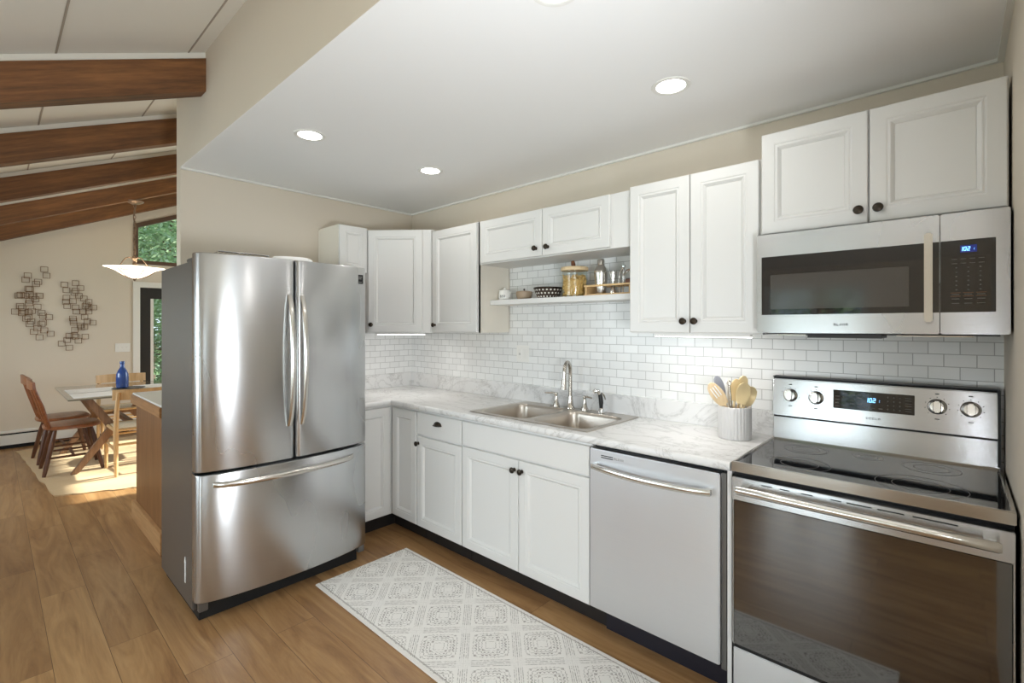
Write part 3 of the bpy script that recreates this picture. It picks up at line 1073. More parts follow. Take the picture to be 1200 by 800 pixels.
r = thing('kitchen_sink', 'double-bowl stainless steel drop-in sink set in the marble countertop', 'sink', (1.81, -0.31, CZ1))
ox0, ox1, oy0, oy1 = 1.385, 2.235, -0.572, -0.045
b1 = (1.42, 1.795, -0.54, -0.135)
b2 = (1.83, 2.20, -0.54, -0.135)
zr = CZ1 + 0.004
rim = MB()
for (cell, b) in (((ox0, 1.8125, oy0, oy1), b1), ((1.8125, ox1, oy0, oy1), b2)):
    cw = ((cell[0] + cell[1]) / 2, (cell[2] + cell[3]) / 2, cell[1] - cell[0], cell[3] - cell[2])
    bw = ((b[0] + b[1]) / 2, (b[2] + b[3]) / 2, b[1] - b[0], b[3] - b[2])
    rim.loops([rrect(*cw, 0.002, zr), rrect(*bw, 0.06, zr)], False, False)
rim.loops([rrect((ox0 + ox1) / 2, (oy0 + oy1) / 2, ox1 - ox0, oy1 - oy0, 0.004, CZ1 + 0.0005), rrect((ox0 + ox1) / 2, (oy0 + oy1) / 2, ox1 - ox0 - 0.004, oy1 - oy0 - 0.004, 0.004, zr)], False, False)
rim.build('rim', M['sinksteel'], r)
for b in (b1, b2):
    bw = ((b[0] + b[1]) / 2, (b[2] + b[3]) / 2, b[1] - b[0], b[3] - b[2])
    lp = [rrect(*bw, 0.06, zr)]
    for ins_, z in ((0.004, zr - 0.004), (0.008, zr - 0.02), (0.016, 0.80), (0.024, 0.775), (0.05, 0.758), (0.10, 0.755)):
        lp.append(rrect(bw[0], bw[1], bw[2] - 2 * ins_, bw[3] - 2 * ins_, max(0.06 - ins_ * 0.2, 0.03), z))
    bo = MB().loops(lp, False, True).build('bowl', M['sinksteel'], r)
    MB().lathe([(0.042, 0.0), (0.04, 0.004), (0.03, 0.002), (0.002, 0.001)], (bw[0], bw[1] + 0.02, 0.7555), 24, cap0=False).build('drain', M['nickel'], bo)

FZ = zr
r = thing('faucet', 'brushed nickel gooseneck faucet with two lever handles behind the sink', 'faucet', (1.785, -0.09, FZ))
fx, fy = 1.785, -0.088
MB().lathe([(0.028, 0.001), (0.028, 0.006), (0.021, 0.02), (0.016, 0.055), (0.0135, 0.08)], (fx, fy, FZ), 24).build('spout_base', M['nickel'], r)
pts = [(fx, fy, FZ + 0.07), (fx, fy, FZ + 0.14), (fx, fy, FZ + 0.21)]
R_ = 0.058
for i in range(1, 12):
    a = PI * i / 11 * 1.04
    pts.append((fx + 0.04 * (1 - math.cos(a)) / 2, fy - R_ * (1 - math.cos(a)), FZ + 0.235 + R_ * math.sin(a)))
lx, ly, lz = pts[-1]
pts.append((lx, ly - 0.004, lz - 0.04))
MB().tube(pts, 0.0115, 14).build('gooseneck', M['nickel'], r)
MB().tube([(lx, ly - 0.003, lz - 0.025), (lx, ly - 0.006, lz - 0.06), (lx, ly - 0.010, lz - 0.095)], [0.0135, 0.0155, 0.018], 16).build('spray_head', M['nickel'], r)
for hx, sgn in ((1.675, -1), (1.892, 1)):
    h_ = MB().lathe([(0.024, 0.001), (0.024, 0.006), (0.015, 0.03), (0.0095, 0.065), (0.009, 0.075), (0.011, 0.082), (0.009, 0.09), (0.001, 0.092)], (hx, fy, FZ), 20).build('handle', M['nickel'], r)
    MB().tube([(hx, fy, FZ + 0.083), (hx + sgn * 0.025, fy - 0.012, FZ + 0.088), (hx + sgn * 0.07, fy - 0.03, FZ + 0.086)], [0.007, 0.0062, 0.0045], 10).build('lever', M['nickel'], h_)
MB().box(1.64, 1.93, fy - 0.026, fy + 0.026, FZ, FZ + 0.0035).build('deck_plate', M['nickel'], r, bevel=0.0015)

r = thing('side_sprayer', 'black and chrome pull-out side sprayer at the right of the faucet', 'sprayer', (2.01, -0.09, FZ))
MB().lathe([(0.024, 0.001), (0.024, 0.007), (0.016, 0.016), (0.013, 0.03)], (2.01, -0.09, FZ), 20).build('base', M['chrome'], r)
MB().tube([(2.01, -0.09, FZ + 0.028), (2.01, -0.09, FZ + 0.06), (2.008, -0.093, FZ + 0.095), (2.004, -0.098, FZ + 0.115)], [0.010, 0.0135, 0.013, 0.011], 14).build('grip', M['black'], r)
MB().tube([(2.006, -0.096, FZ + 0.108), (1.998, -0.103, FZ + 0.13), (1.984, -0.112, FZ + 0.132), (1.976, -0.118, FZ + 0.122)], [0.011, 0.013, 0.012, 0.011], 12).build('nozzle', M['chrome'], r)
MB().tube([(2.015, -0.092, FZ + 0.122), (2.028, -0.084, FZ + 0.105), (2.034, -0.08, FZ + 0.08)], [0.004, 0.005, 0.004], 8).build('trigger', M['chrome'], r)


# ------------------------------------------------------------------ lettering helpers
def seg_digits(text, h, depth=0.0006, slant=0.08):
    """seven-segment characters in xz, facing -y, origin lower left"""
    SEG = {'0': 'abcdef', '1': 'bc', '2': 'abged', '5': 'afgcd', ':': ':'}
    mb = MB()
    x = 0
    wd = h * 0.5
    t_ = h * 0.12

    def bx(x0, x1, z0, z1):
        base = len(mb.v)
        mb.box(x0, x1, -depth, 0, z0, z1)
        mb.v[base:] = [(a + c * slant, b, c) for a, b, c in mb.v[base:]]
    for ch in text:
        if ch == ':':
            bx(x, x + t_, h * 0.25, h * 0.25 + t_)
            bx(x, x + t_, h * 0.65, h * 0.65 + t_)
            x += t_ + h * 0.12
            continue
        s_ = SEG[ch]
        if ch == '1':
            bx(x, x + t_, 0, h)
            x += t_ + h * 0.16
            continue
        if 'a' in s_: bx(x, x + wd, h - t_, h)
        if 'd' in s_: bx(x, x + wd, 0, t_)
        if 'g' in s_: bx(x, x + wd, h / 2 - t_ / 2, h / 2 + t_ / 2)
        if 'f' in s_: bx(x, x + t_, h / 2, h)
        if 'e' in s_: bx(x, x + t_, 0, h / 2)
        if 'b' in s_: bx(x + wd - t_, x + wd, h / 2, h)
        if 'c' in s_: bx(x + wd - t_, x + wd, 0, h / 2)
        x += wd + h * 0.16
    return mb


def letter_marks(n, w, h, depth=0.0008, seed=1):
    """a row of tiny worn letter-like strokes, too small to read"""
    rnd = random.Random(seed)
    mb = MB()
    cw = w / n
    for i in range(n):
        x = i * cw
        t_ = h * 0.2
        k = rnd.choice([0, 1, 2, 3])
        mb.box(x, x + t_, -depth, 0, 0, h)
        if k in (0, 1):
            mb.box(x, x + cw * 0.68, -depth, 0, h - t_, h)
        if k in (0, 2):
            mb.box(x, x + cw * 0.68, -depth, 0, 0, t_)
        if k in (1, 3):
            mb.box(x + cw * 0.68 - t_, x + cw * 0.68, -depth, 0, 0, h)
    return mb


# ------------------------------------------------------------------ dishwasher
r = thing('dishwasher', 'stainless steel dishwasher built in between the sink cabinet and the range', 'dishwasher', (2.595, -0.3, 0))
MB().box(2.289, 2.903, -0.585, -0.03, 0.108, 0.872).build('tub_body', M['black'], r, smooth=False)
MB().box(2.289, 2.884, -0.634, -0.588, 0.125, 0.868).build('door', M['steel_dw'], r, bevel=0.004)
dd = r.children[-1]
MB().box(2.8845, 2.903, -0.615, -0.588, 0.105, 0.868).build('side_trim', M['fridge_side'], r, smooth=False)
hp = []
for i in range(13):
    u = i / 12
    hp.append((2.312 + u * 0.545, -0.652 - 0.026 * math.sin(PI * u) ** 0.6, 0.792 + 0.008 * math.sin(PI * u) * -1))
hb = MB()
lps = []
for p in hp:
    lps.append([(p[0], p[1] + dy, p[2] + dz) for dy, dz in ((0.006, -0.013), (-0.004, -0.013), (-0.009, -0.006), (-0.010, 0.004), (-0.006, 0.012), (0.004, 0.013))])
hb.loops(lps)
hb.box(2.312, 2.335, -0.655, -0.634, 0.781, 0.804)
hb.box(2.834, 2.857, -0.655, -0.634, 0.781, 0.804)
hb.build('handle', M['handle'], r)
s_ = MB()
s_.box(2.352, 2.414, -0.6348, -0.6335, 0.832, 0.836)
s_.box(2.352, 2.414, -0.6348, -0.6335, 0.841, 0.845)
s_.build('vent_slots', M['void'], dd, smooth=False)
letter_marks(5, 0.05, 0.009, seed=4).move(Matrix.Translation((2.42, -0.634, 0.834))).build('maker_mark', M['glyph'], dd, smooth=False)
MB().box(2.332, 2.903, -0.555, -0.54, 0.0, 0.1075).build('kick_panel', M['dwkick'], r, smooth=False)

# ------------------------------------------------------------------ range
RX0, RX1 = 2.9265, 3.679
r = thing('electric_range', 'stainless steel electric range with black glass cooktop and large black oven window', 'range', (3.3, -0.33, 0))
MB().box(RX0 + 0.003, RX1 - 0.003, -0.605, -0.02, 0.02, 0.885).build('body', M['black'], r, smooth=False)
# cooktop frame
cf = MB()
zt = 0.925
yb, yf = -0.075, -0.632
cf.box(RX0, RX1, yf, yf + 0.014, 0.888, zt)
cf.box(RX0, RX0 + 0.010, yf + 0.014, yb, 0.888, zt)
cf.box(RX1 - 0.010, RX1, yf + 0.014, yb, 0.888, zt)
cf.box(RX0 + 0.010, RX1 - 0.010, yb - 0.006, yb, 0.888, zt)
cf.build('cooktop_frame', M['steel_top'], r, bevel=0.002)
cg = MB().box(RX0 + 0.010, RX1 - 0.010, yf + 0.014, yb - 0.006, 0.9, 0.9185).build('cooktop_glass', M['blackglass'], r, smooth=False)
for (bx, by, br_) in ((3.09, -0.215, 0.078), (3.12, -0.47, 0.10), (3.47, -0.49, 0.118), (3.49, -0.215, 0.082), (3.30, -0.18, 0.05)):
    ring = MB()
    for rr in (br_, br_ * 0.62):
        ring.lathe([(rr - 0.0008, 0.0), (rr - 0.0008, 0.0004), (rr + 0.0008, 0.0004), (rr + 0.0008, 0.0)], (bx, by, 0.9186), 48, cap0=False, cap1=False)
    ring.build('burner_ring', M['glyph_dim'], cg)
# back panel: lower sloped strip, dark gap, control fascia
bp = MB()
bp.prism([(-0.072, 0.905), (-0.060, 1.022), (-0.028, 1.022), (-0.028, 0.905)], RX0 + 0.004, RX1 - 0.008, 'yz')
bp.build('lower_back_panel', M['steel_rng'], r, smooth=False)
MB().box(RX0 + 0.008, RX1 - 0.008, -0.075, -0.028, 1.022, 1.036).build('shadow_gap', M['void'], r, smooth=False)
TL = 0.05
fas = MB().prism([(-0.092, 1.032), (-0.080, 1.196), (-0.070, 1.205), (-0.026, 1.205), (-0.026, 1.032)], RX0 + 0.006, RX1 - 0.012, 'yz').build('control_fascia', M['steel_rng'], r, bevel=0.002)
MB().box(RX1 - 0.012, RX1 - 0.004, -0.088, -0.024, 0.93, 1.207).build('end_cap', M['black'], r, smooth=False)
MB().box(RX0 + 0.0045, RX1 - 0.004, -0.079, -0.024, 1.205, 1.209).build('top_cap', M['black'], r, smooth=False)
tilt = Matrix.Rotation(math.atan2(0.012, 0.164), 4, 'X')


def on_fascia(x, z):
    return Matrix.Translation((x, -0.092 + 0.012 * (z - 1.032) / 0.164, z)) @ Matrix.Rotation(-math.atan2(0.012, 0.164), 4, 'X')


for kx, kz in ((3.004, 1.126), (3.104, 1.124), (3.503, 1.130), (3.597, 1.130)):
    k = MB()
    k.lathe([(0.0275, 0.0), (0.0275, 0.004), (0.024, 0.006), (0.0225, 0.016), (0.020, 0.021), (0.001, 0.022)], (0, 0, 0), 32, 'y')
    k.move(on_fascia(kx, kz))
    kk = k.build('knob', M['handle'], r)
    k = MB().box(-0.0105, 0.0105, -0.036, -0.018, -0.021, 0.022)
    k.move(on_fascia(kx, kz))
    k.build('grip', M['handle'], kk, bevel=0.004)
    k = MB().box(-0.0118, 0.0118, -0.0245, -0.018, -0.0215, 0.0215)
    k.move(on_fascia(kx, kz))
    k.build('grip_shadow_line', M['void'], kk, smooth=False)
    k = MB().lathe([(0.0290, 0.0002), (0.0290, 0.0016), (0.0272, 0.0016)], (0, 0, 0), 32, 'y', cap0=False, cap1=False)
    k.move(on_fascia(kx, kz))
    k.build('collar', M['void'], kk)
    tk = MB()
    for i in range(9):
        a = -0.75 * PI + i * 1.5 * PI / 8 + PI / 2
        tk.box(0.036 * math.cos(a) - 0.0014, 0.036 * math.cos(a) + 0.0014, -0.0008, 0.0003, 0.036 * math.sin(a) - 0.0014, 0.036 * math.sin(a) + 0.0014)
    for (a0, a1, c0, c1) in ((-0.006, 0.006, 0.046, 0.050), (-0.007, 0.007, -0.049, -0.046)):
        MB().box(a0, a1, -0.0008, 0.0003, c0, c1).move(on_fascia(kx, kz)).build('dial_label', M['glyph_dark'], kk, smooth=False)
    tk.move(on_fascia(kx, kz))
    tk.build('dial_marks', M['glyph_dark'], kk, smooth=False)
dp = MB().box(3.168, 3.437, -0.0022, 0.001, 1.085 - 1.085, 0.078)
dp.v = [(a, b, c_) for a, b, c_ in dp.v]
dp.move(on_fascia(0, 1.088))
dp_o = dp.build('control_display', M['blackglass'], r, bevel=0.001)
g = seg_digits('102', 0.018)
g.move(on_fascia(0, 1.088) @ Matrix.Translation((3.287, -0.0023, 0.036)))
g.build('clock_digits', M['lcd'], dp_o, smooth=False)
g = seg_digits(':', 0.014)
g.move(on_fascia(0, 1.088) @ Matrix.Translation((3.325, -0.0023, 0.036)))
g.build('clock_dots', M['lcd'], dp_o, smooth=False)
rnd = random.Random(3)
bt = MB()
for row in range(4):
    for col_ in range(3):
        bt.box(3.352 + col_ * 0.019, 3.3555 + col_ * 0.019, -0.0029, -0.0021, 0.012 + row * 0.016, 0.0165 + row * 0.016)
for row in range(3):
    bt.box(3.408, 3.428, -0.0029, -0.0021, 0.012 + row * 0.021, 0.0135 + row * 0.021)
    bt.box(3.408, 3.428, -0.0029, -0.0021, 0.021 + row * 0.021, 0.0225 + row * 0.021)
for row in range(5):
    for col_ in range(4):
        if rnd.random() < 0.85:
            x = 3.176 + col_ * 0.0255
            bt.box(x, x + rnd.uniform(0.009, 0.019), -0.0029, -0.0021, 0.010 + row * 0.0135, 0.012 + row * 0.0135)
for i in range(3):
    bt.box(3.272 + i * 0.026, 3.285 + i * 0.026, -0.0029, -0.0021, 0.012, 0.015)
bt.move(on_fascia(0, 1.088))
bt.build('button_print', M['glyph_dim'], dp_o, smooth=False)
g = letter_marks(5, 0.05, 0.008, seed=2)
g.move(on_fascia(0, 1.055) @ Matrix.Translation((3.283, -0.0002, 0.0)))
g.build('maker_mark', M['glyph_dark'], fas, smooth=False)
# oven door
od = MB()
od.box(RX0 + 0.012, RX1 - 0.004, -0.66, -0.612, 0.792, 0.876)
od.box(RX0 + 0.012, RX0 + 0.020, -0.655, -0.612, 0.25, 0.792)
od.box(RX1 - 0.012, RX1 - 0.004, -0.655, -0.612, 0.25, 0.792)
odo = od.build('oven_door', M['steel_rng'], r, bevel=0.002)
MB().box(RX0 + 0.016, RX1 - 0.008, -0.658, -0.615, 0.252, 0.7915).build('oven_window', M['ovenglass'], odo, bevel=0.003)
MB().box(RX0 + 0.018, RX1 - 0.01, -0.654, -0.6125, 0.240, 0.2515).build('lower_edge', M['void'], odo, smooth=False)
for x0, x1 in ((3.04, 3.075), (3.10, 3.13), (3.165, 3.20), (3.25, 3.28), (3.295, 3.36), (3.375, 3.44), (3.46, 3.56)):
    MB().box(x0, x1, -0.6606, -0.659, 0.863, 0.8665).build('vent_slot', M['void'], odo, smooth=False)
hb = MB()
hy, hz = -0.705, 0.842
lps = []
for x in (2.965, 2.972, 3.10, 3.30, 3.50, 3.640, 3.647):
    sx = 0.8 if x in (2.965, 3.647) else 1.0
    lps.append([(x, hy + 0.013 * sx * math.cos(a), hz + 0.015 * sx * math.sin(a)) for a in [2 * PI * j / 14 for j in range(14)]])
hb.loops(lps)
hb.box(2.975, 3.0, -0.70, -0.659, 0.832, 0.852)
hb.box(3.612, 3.637, -0.70, -0.659, 0.832, 0.852)
hb.build('handle', M['handle'], odo)
MB().box(RX0 + 0.014, RX1 - 0.006, -0.652, -0.612, 0.055, 0.236).build('storage_drawer', M['steel_dw'], r, bevel=0.003)
MB().box(RX0 + 0.03, RX1 - 0.03, -0.58, -0.565, 0.0, 0.052).build('kick_strip', M['black'], r, smooth=False)

# ------------------------------------------------------------------ microwave
MX0, MX1, MZ0, MZ1 = 2.9575, 3.680, 1.412, 1.8105
r = thing('microwave', 'stainless steel over-the-range microwave with black window and vertical bar handle', 'microwave', (3.32, -0.2, MZ0))
MB().box(MX0, MX1, -0.395, -0.01, MZ0 + 0.008, MZ1).build('case', M['black'], r, smooth=False)
SPL = 3.517
md = MB().box(MX0, SPL - 0.001, -0.42, -0.396, MZ0, MZ1 - 0.003).build('door', M['steel_rng'], r, bevel=0.003)
MB().box(MX0 + 0.018, SPL - 0.0015, -0.4222, -0.410, 1.484, 1.717).build('door_glass', M['blackglass'], md, bevel=0.001)
iw = MB().box(3.008, 3.438, -0.4226, -0.4220, 1.506, 1.643)
mwin = NM('perforated_window_film')
mwin.p(Base_Color=srgb(62, 60, 58), Roughness=0.08)
mwin.b.inputs['IOR'].default_value = 1.8
iw.build('viewing_screen', mwin.m, md, smooth=False)
hb = MB()
hb.box(3.4785, 3.5, -0.462, -0.446, 1.452, 1.745)
hb.box(3.483, 3.4955, -0.447, -0.42, 1.468, 1.49)
hb.box(3.483, 3.4955, -0.447, -0.42, 1.708, 1.73)
hb.build('handle', M['handle'], md, bevel=0.004)
letter_marks(5, 0.046, 0.009, seed=8).move(Matrix.Translation((3.222, -0.4201, 1.440))).build('maker_mark', M['glyph_dark'], md, smooth=False)
mc = MB().box(SPL + 0.001, MX1, -0.42, -0.396, MZ0, MZ1 - 0.003).build('control_side', M['steel_rng'], r, bevel=0.003)
mp_ = MB().box(SPL + 0.0015, 3.648, -0.4222, -0.410, 1.484, 1.717).build('control_panel', M['blackglass'], mc, bevel=0.001)
lb = MB().box(3.566, 3.605, -0.4230, -0.4220, 1.676, 1.699).build('display_ground', M['lcdbg'], mp_, smooth=False)
g = seg_digits('102', 0.013)
g.move(Matrix.Translation((3.570, -0.4231, 1.681)))
g.build('clock_digits', M['lcd'], mp_, smooth=False)
seg_digits(':', 0.01).move(Matrix.Translation((3.598, -0.4231, 1.681))).build('clock_dots', M['lcd'], mp_, smooth=False)
bt = MB()
for row in range(11):
    z = 1.655 - row * 0.0143
    if row in (0, 1):
        for c_ in range(4):
            bt.box(3.546 + c_ * 0.021, 3.559 + c_ * 0.021, -0.4228, -0.4221, z, z + 0.0018)
    elif row in (8, 9, 10):
        for c_ in range(3):
            bt.box(3.546 + c_ * 0.030, 3.564 + c_ * 0.030, -0.4228, -0.4221, z, z + 0.0018)
    else:
        for c_ in range(3):
            bt.box(3.555 + c_ * 0.028, 3.559 + c_ * 0.028, -0.4228, -0.4221, z, z + 0.0035)
bt.build('button_print', M['glyph_dim'], mp_, smooth=False)
br = MB()
for c_ in range(3):
    x = 3.543 + c_ * 0.030
    br.box(x, x + 0.024, -0.4226, -0.4221, 1.5355, 1.5362)
    br.box(x, x + 0.024, -0.4226, -0.4221, 1.5465, 1.5472)
br.build('button_outline', M['screen_gold'], mp_, smooth=False)
un = MB()
un.prism([(-0.40, MZ0 + 0.008), (-0.03, MZ0 + 0.008), (-0.03, MZ0 - 0.004), (-0.36, MZ0 - 0.006)], MX0 + 0.02, MX1 - 0.02, 'yz')
un.box(3.13, 3.36, -0.385, -0.20, MZ0 - 0.018, MZ0 - 0.004)
un.build('underside_vent', M['black'], r, smooth=False)
MB().box(3.02, 3.12, -0.36, -0.12, MZ0 - 0.010, MZ0 - 0.005).build('grease_filter', M['nickel'], r, smooth=False)
MB().box(3.40, 3.60, -0.36, -0.12, MZ0 - 0.010, MZ0 - 0.005).build('grease_filter', M['nickel'], r, smooth=False)

# ------------------------------------------------------------------ refrigerator
FY0, FY1 = -1.873, -0.962
FXB = 0.158
r = thing('refrigerator', 'large stainless steel french-door refrigerator with bottom freezer drawer', 'refrigerator', (0.5, -1.42, 0))
bd = MB()
bd.box(FXB, 0.792, FY0 + 0.004, FY1 - 0.004, 0.035, 1.762)
bd.build('cabinet_body', M['fridge_side'], r, bevel=0.004)
YC = (FY0 + FY1) / 2


def front_x(y):
    u = (y - YC) / ((FY1 - FY0) / 2)
    return 0.93 - 0.045 * u * u - 0.02 * u ** 8


def fridge_panel(y0, y1, z0, z1, zr_=0.006, e0=0.014, e1=0.014):
    n = 22
    ys = [y0 + (y1 - y0) * i / n for i in range(n + 1)]
    mb = MB()

    def fx_(y):
        x = front_x(y)
        for (yy, e) in ((y0, e0), (y1, e1)):
            d = abs(y - yy)
            if d < e:
                x -= e * (1 - math.sqrt(max(0, 1 - ((e - d) / e) ** 2)))
        return x
    # finer samples near edges
    ys = sorted(set([y0 + e0 * k for k in (0, 0.08, 0.25, 0.5, 0.8, 1)] + [y1 - e1 * k for k in (0, 0.08, 0.25, 0.5, 0.8, 1)] + [y0 + e0 + (y1 - y0 - e0 - e1) * i / n for i in range(n + 1)]))
    back = 0.80

    def loop(z, ins):
        f_ = [(fx_(y) - ins, y, z) for y in ys]
        return f_ + [(back, y1, z), (back, y0, z)]
    mb.loops([loop(z0, zr_), loop(z0 + zr_ * 0.35, zr_ * 0.3), loop(z0 + zr_, 0), loop(z1 - zr_, 0), loop(z1 - zr_ * 0.35, zr_ * 0.3), loop(z1, zr_)])
    return mb


SPZ = 0.722
SEAM = -1.424
ld = fridge_panel(FY0, SEAM - 0.003, SPZ + 0.006, 1.796, e0=0.02, e1=0.026).build('fridge_door', M['steel'], r)
rd = fridge_panel(SEAM + 0.003, FY1, SPZ + 0.006, 1.796, e0=0.026, e1=0.02).build('fridge_door', M['steel'], r)
fd = fridge_panel(FY0, FY1, 0.095, SPZ - 0.008, e0=0.02, e1=0.02).build('freezer_drawer', M['steel'], r)
g = MB()
g.box(0.792, 0.802, FY0 + 0.012, FY1 - 0.012, 0.10, 1.78)
g.build('door_gasket', M['void'], r, smooth=False)
for yy, dd_ in ((SEAM - 0.034, ld), (SEAM + 0.034, rd)):
    xb = front_x(yy)
    pts = []
    rr = []
    for i in range(15):
        u = i / 14
        pts.append((xb + 0.004 + 0.052 * math.sin(PI * u) ** 0.55, yy, 0.905 + 0.70 * u))
        rr.append(0.012)
    mb = MB()
    lps = []
    for i, p in enumerate(pts):
        lps.append([(p[0] + 0.008 * math.cos(a), p[1] + 0.0135 * math.sin(a), p[2]) for a in [2 * PI * j / 12 for j in range(12)]])
    mb.loops(lps)
    mb.build('handle', M['handle'], dd_)
hb = MB()
lps = []
for i in range(21):
    u = i / 20
    y = -1.81 + 0.735 * u
    x = front_x(y) + 0.004 + 0.05 * math.sin(PI * u) ** 0.35
    lps.append([(x + 0.009 * math.cos(a), y, 0.664 + 0.014 * math.sin(a)) for a in [2 * PI * j / 12 for j in range(12)]])
hb.loops(lps)
hb.build('handle', M['handle'], fd)
xb = front_x(-1.03)
MB().box(xb - 0.012, xb + 0.0008, -1.064, -1.0, 1.697, 1.75).build('energy_badge', M['void'], rd, smooth=False)
bg_ = MB()
for (y, z, wy, hz_) in ((-1.055, 1.735, 0.010, 0.012), (-1.038, 1.738, 0.03, 0.004), (-1.038, 1.728, 0.026, 0.003), (-1.056, 1.71, 0.012, 0.003), (-1.038, 1.708, 0.03, 0.003)):
    bg_.box(xb + 0.0007, xb + 0.0013, y, y + wy, z - 0.004, z - 0.004 + hz_)
bg_.build('badge_print', M['glyph'], rd, smooth=False)
for y in (FY0 + 0.01, FY1 - 0.09):
    MB().box(0.66, 0.86, y, y + 0.08, 1.7625, 1.782).build('hinge_cover', M['fridge_side'], r, bevel=0.004)
MB().box(0.20, 0.835, FY0 + 0.02, FY1 - 0.05, 0.0, 0.094).build('base_shadow_grille', M['void'], r, smooth=False)  # grille box coloured near black as the shadow under the refrigerator
for y in (FY0 + 0.012, FY1 - 0.055):
    MB().box(0.835, 0.865, y, y + 0.04, 0.05, 0.092).build('front_foot', M['fridge_side'], r, bevel=0.003)
tp = MB().prism([(0.655, 0.135), (0.668, 0.13), (0.672, 0.235), (0.66, 0.262), (0.648, 0.232), (0.656, 0.225)], FY0 + 0.0018, FY0 + 0.0038, 'xz')
tpo = tp.build('tape_scrap', M['paper'], r, smooth=False)
tpo['label'] = 'torn white tape scrap on the side'

# things lying on top of the refrigerator
r = thing('wire_rack', 'thin white wire rack lying flat at the top left of the refrigerator', 'rack', (0.66, -1.66, 1.7625))
g = MB()
for i in range(9):
    g.tube([(0.52, -1.74 + i * 0.022, 1.826), (0.76, -1.74 + i * 0.022, 1.826)], 0.002, 6)
g.build('rungs', M['chrome'], r)
g = MB()
for x in (0.52, 0.76):
    g.tube([(x, -1.75, 1.826), (x, -1.50, 1.826)], 0.0035, 6)
for x in (0.52, 0.76):
    for y in (-1.75, -1.50):
        g.tube([(x, y, 1.7632), (x, y, 1.829)], 0.0035, 6)
g.build('frame', M['chrome'], r)
r = thing('folded_cloth', 'white folded cloth lying on the middle of the refrigerator top', 'cloth', (0.7, -1.40, 1.7625))
cl = MB()
lps = []
for i, (ins_, z) in enumerate(((0.0, 1.763), (-0.004, 1.785), (0.0, 1.81), (0.006, 1.825), (0.02, 1.835), (0.06, 1.838))):
    lps.append([(0.70 + (0.10 - ins_) * math.cos(a) * (1 + 0.06 * math.sin(3 * a)), -1.35 + (0.12 - ins_) * math.sin(a) * (1 + 0.05 * math.cos(5 * a)), z) for a in [2 * PI * j / 28 for j in range(28)]])
cl.loops(lps)
cl.build('cloth_folds', M['paper'], r)

# ------------------------------------------------------------------ floating shelf and its things
SHZ = 1.616
r = thing('floating_shelf', 'white floating shelf below the short wall cabinet carrying jars and bowls', 'shelf', (1.76, -0.1, SHZ))
MB().box(1.1895, 2.328, -0.205, -0.0045, SHZ - 0.032, SHZ).build('board', M['cabinet'], r, bevel=0.002)
s_ = MB()
s_.box(1.20, 1.206, -0.195, -0.19, SHZ - 0.06, SHZ - 0.032)
Y0 = -0.12
# tea canister
r = thing('tea_canister', 'small white lidded ceramic tea canister at the left end of the shelf', 'canister', (1.25, Y0, SHZ))
b_ = MB().lathe([(0.036, 0.0), (0.041, 0.006), (0.042, 0.02), (0.042, 0.055), (0.038, 0.064)], (1.25, Y0, SHZ), 28).build('pot', M['ceramic'], r)
MB().lathe([(0.041, 0.064), (0.041, 0.069), (0.028, 0.074), (0.008, 0.077), (0.009, 0.084), (0.006, 0.089), (0.001, 0.09)], (1.25, Y0, SHZ), 28).build('lid', M['ceramic'], r)
cu = bpy.data.curves.new('tea_text', 'FONT')
cu.body = 'tea'
cu.size = 0.034
cu.extrude = 0.0006
cu.shear = 0.25
to = bpy.data.objects.new('tea_text', cu)
COL.objects.link(to)
bpy.context.view_layer.update()
me = bpy.data.meshes.new_from_object(to.evaluated_get(bpy.context.evaluated_depsgraph_get()))
COL.objects.unlink(to)
bpy.data.objects.remove(to)
me.materials.clear()
me.materials.append(M['glyph_dark'])
aw = math.radians(38)
for v in me.vertices:          # wrap the word around the canister
    th = (v.co.x - 0.022) / 0.0425
    rad = 0.0424 + v.co.z
    a = -PI / 2 + aw * 0.55 + th
    v.co = (rad * math.cos(a), rad * math.sin(a), 0.020 + v.co.y)
lo = bpy.data.objects.new('tea_lettering', me)
COL.objects.link(lo)
lo.parent = r
lo.location = (0, 0, 0)
# sugar pot
r = thing('sugar_pot', 'small squat brown pottery bowl with a knobbed lid beside the tea canister', 'pot', (1.43, Y0, SHZ))
MB().lathe([(0.040, 0.0), (0.048, 0.008), (0.054, 0.03), (0.055, 0.048)], (1.43, Y0, SHZ), 28).build('pot', M['dough'], r)
MB().lathe([(0.055, 0.048), (0.052, 0.054), (0.03, 0.058), (0.001, 0.059)], (1.43, Y0, SHZ), 28).build('lid', M['dough'], r)
MB().lathe([(0.003, 0.058), (0.006, 0.066), (0.006, 0.072), (0.001, 0.075)], (1.43, Y0, SHZ), 12).build('lid_knob', M['bronze'], r)
# dotted bowl
r = thing('patterned_bowl', 'dark brown bowl with white diamond dots in the middle of the shelf', 'bowl', (1.625, Y0 + 0.012, SHZ))
bo = MB().lathe([(0.055, 0.0), (0.068, 0.004), (0.082, 0.03), (0.092, 0.066), (0.089, 0.066), (0.078, 0.03), (0.06, 0.010), (0.001, 0.008)], (1.625, Y0 + 0.012, SHZ), 40, cap1=False).build('bowl_body', M['bowl'], r)
MB().lathe([(0.0915, 0.058), (0.095, 0.062), (0.0945, 0.070), (0.090, 0.071), (0.088, 0.064)], (1.625, Y0 + 0.012, SHZ), 40, cap0=False, cap1=False).build('rim', M['bronze'], r)
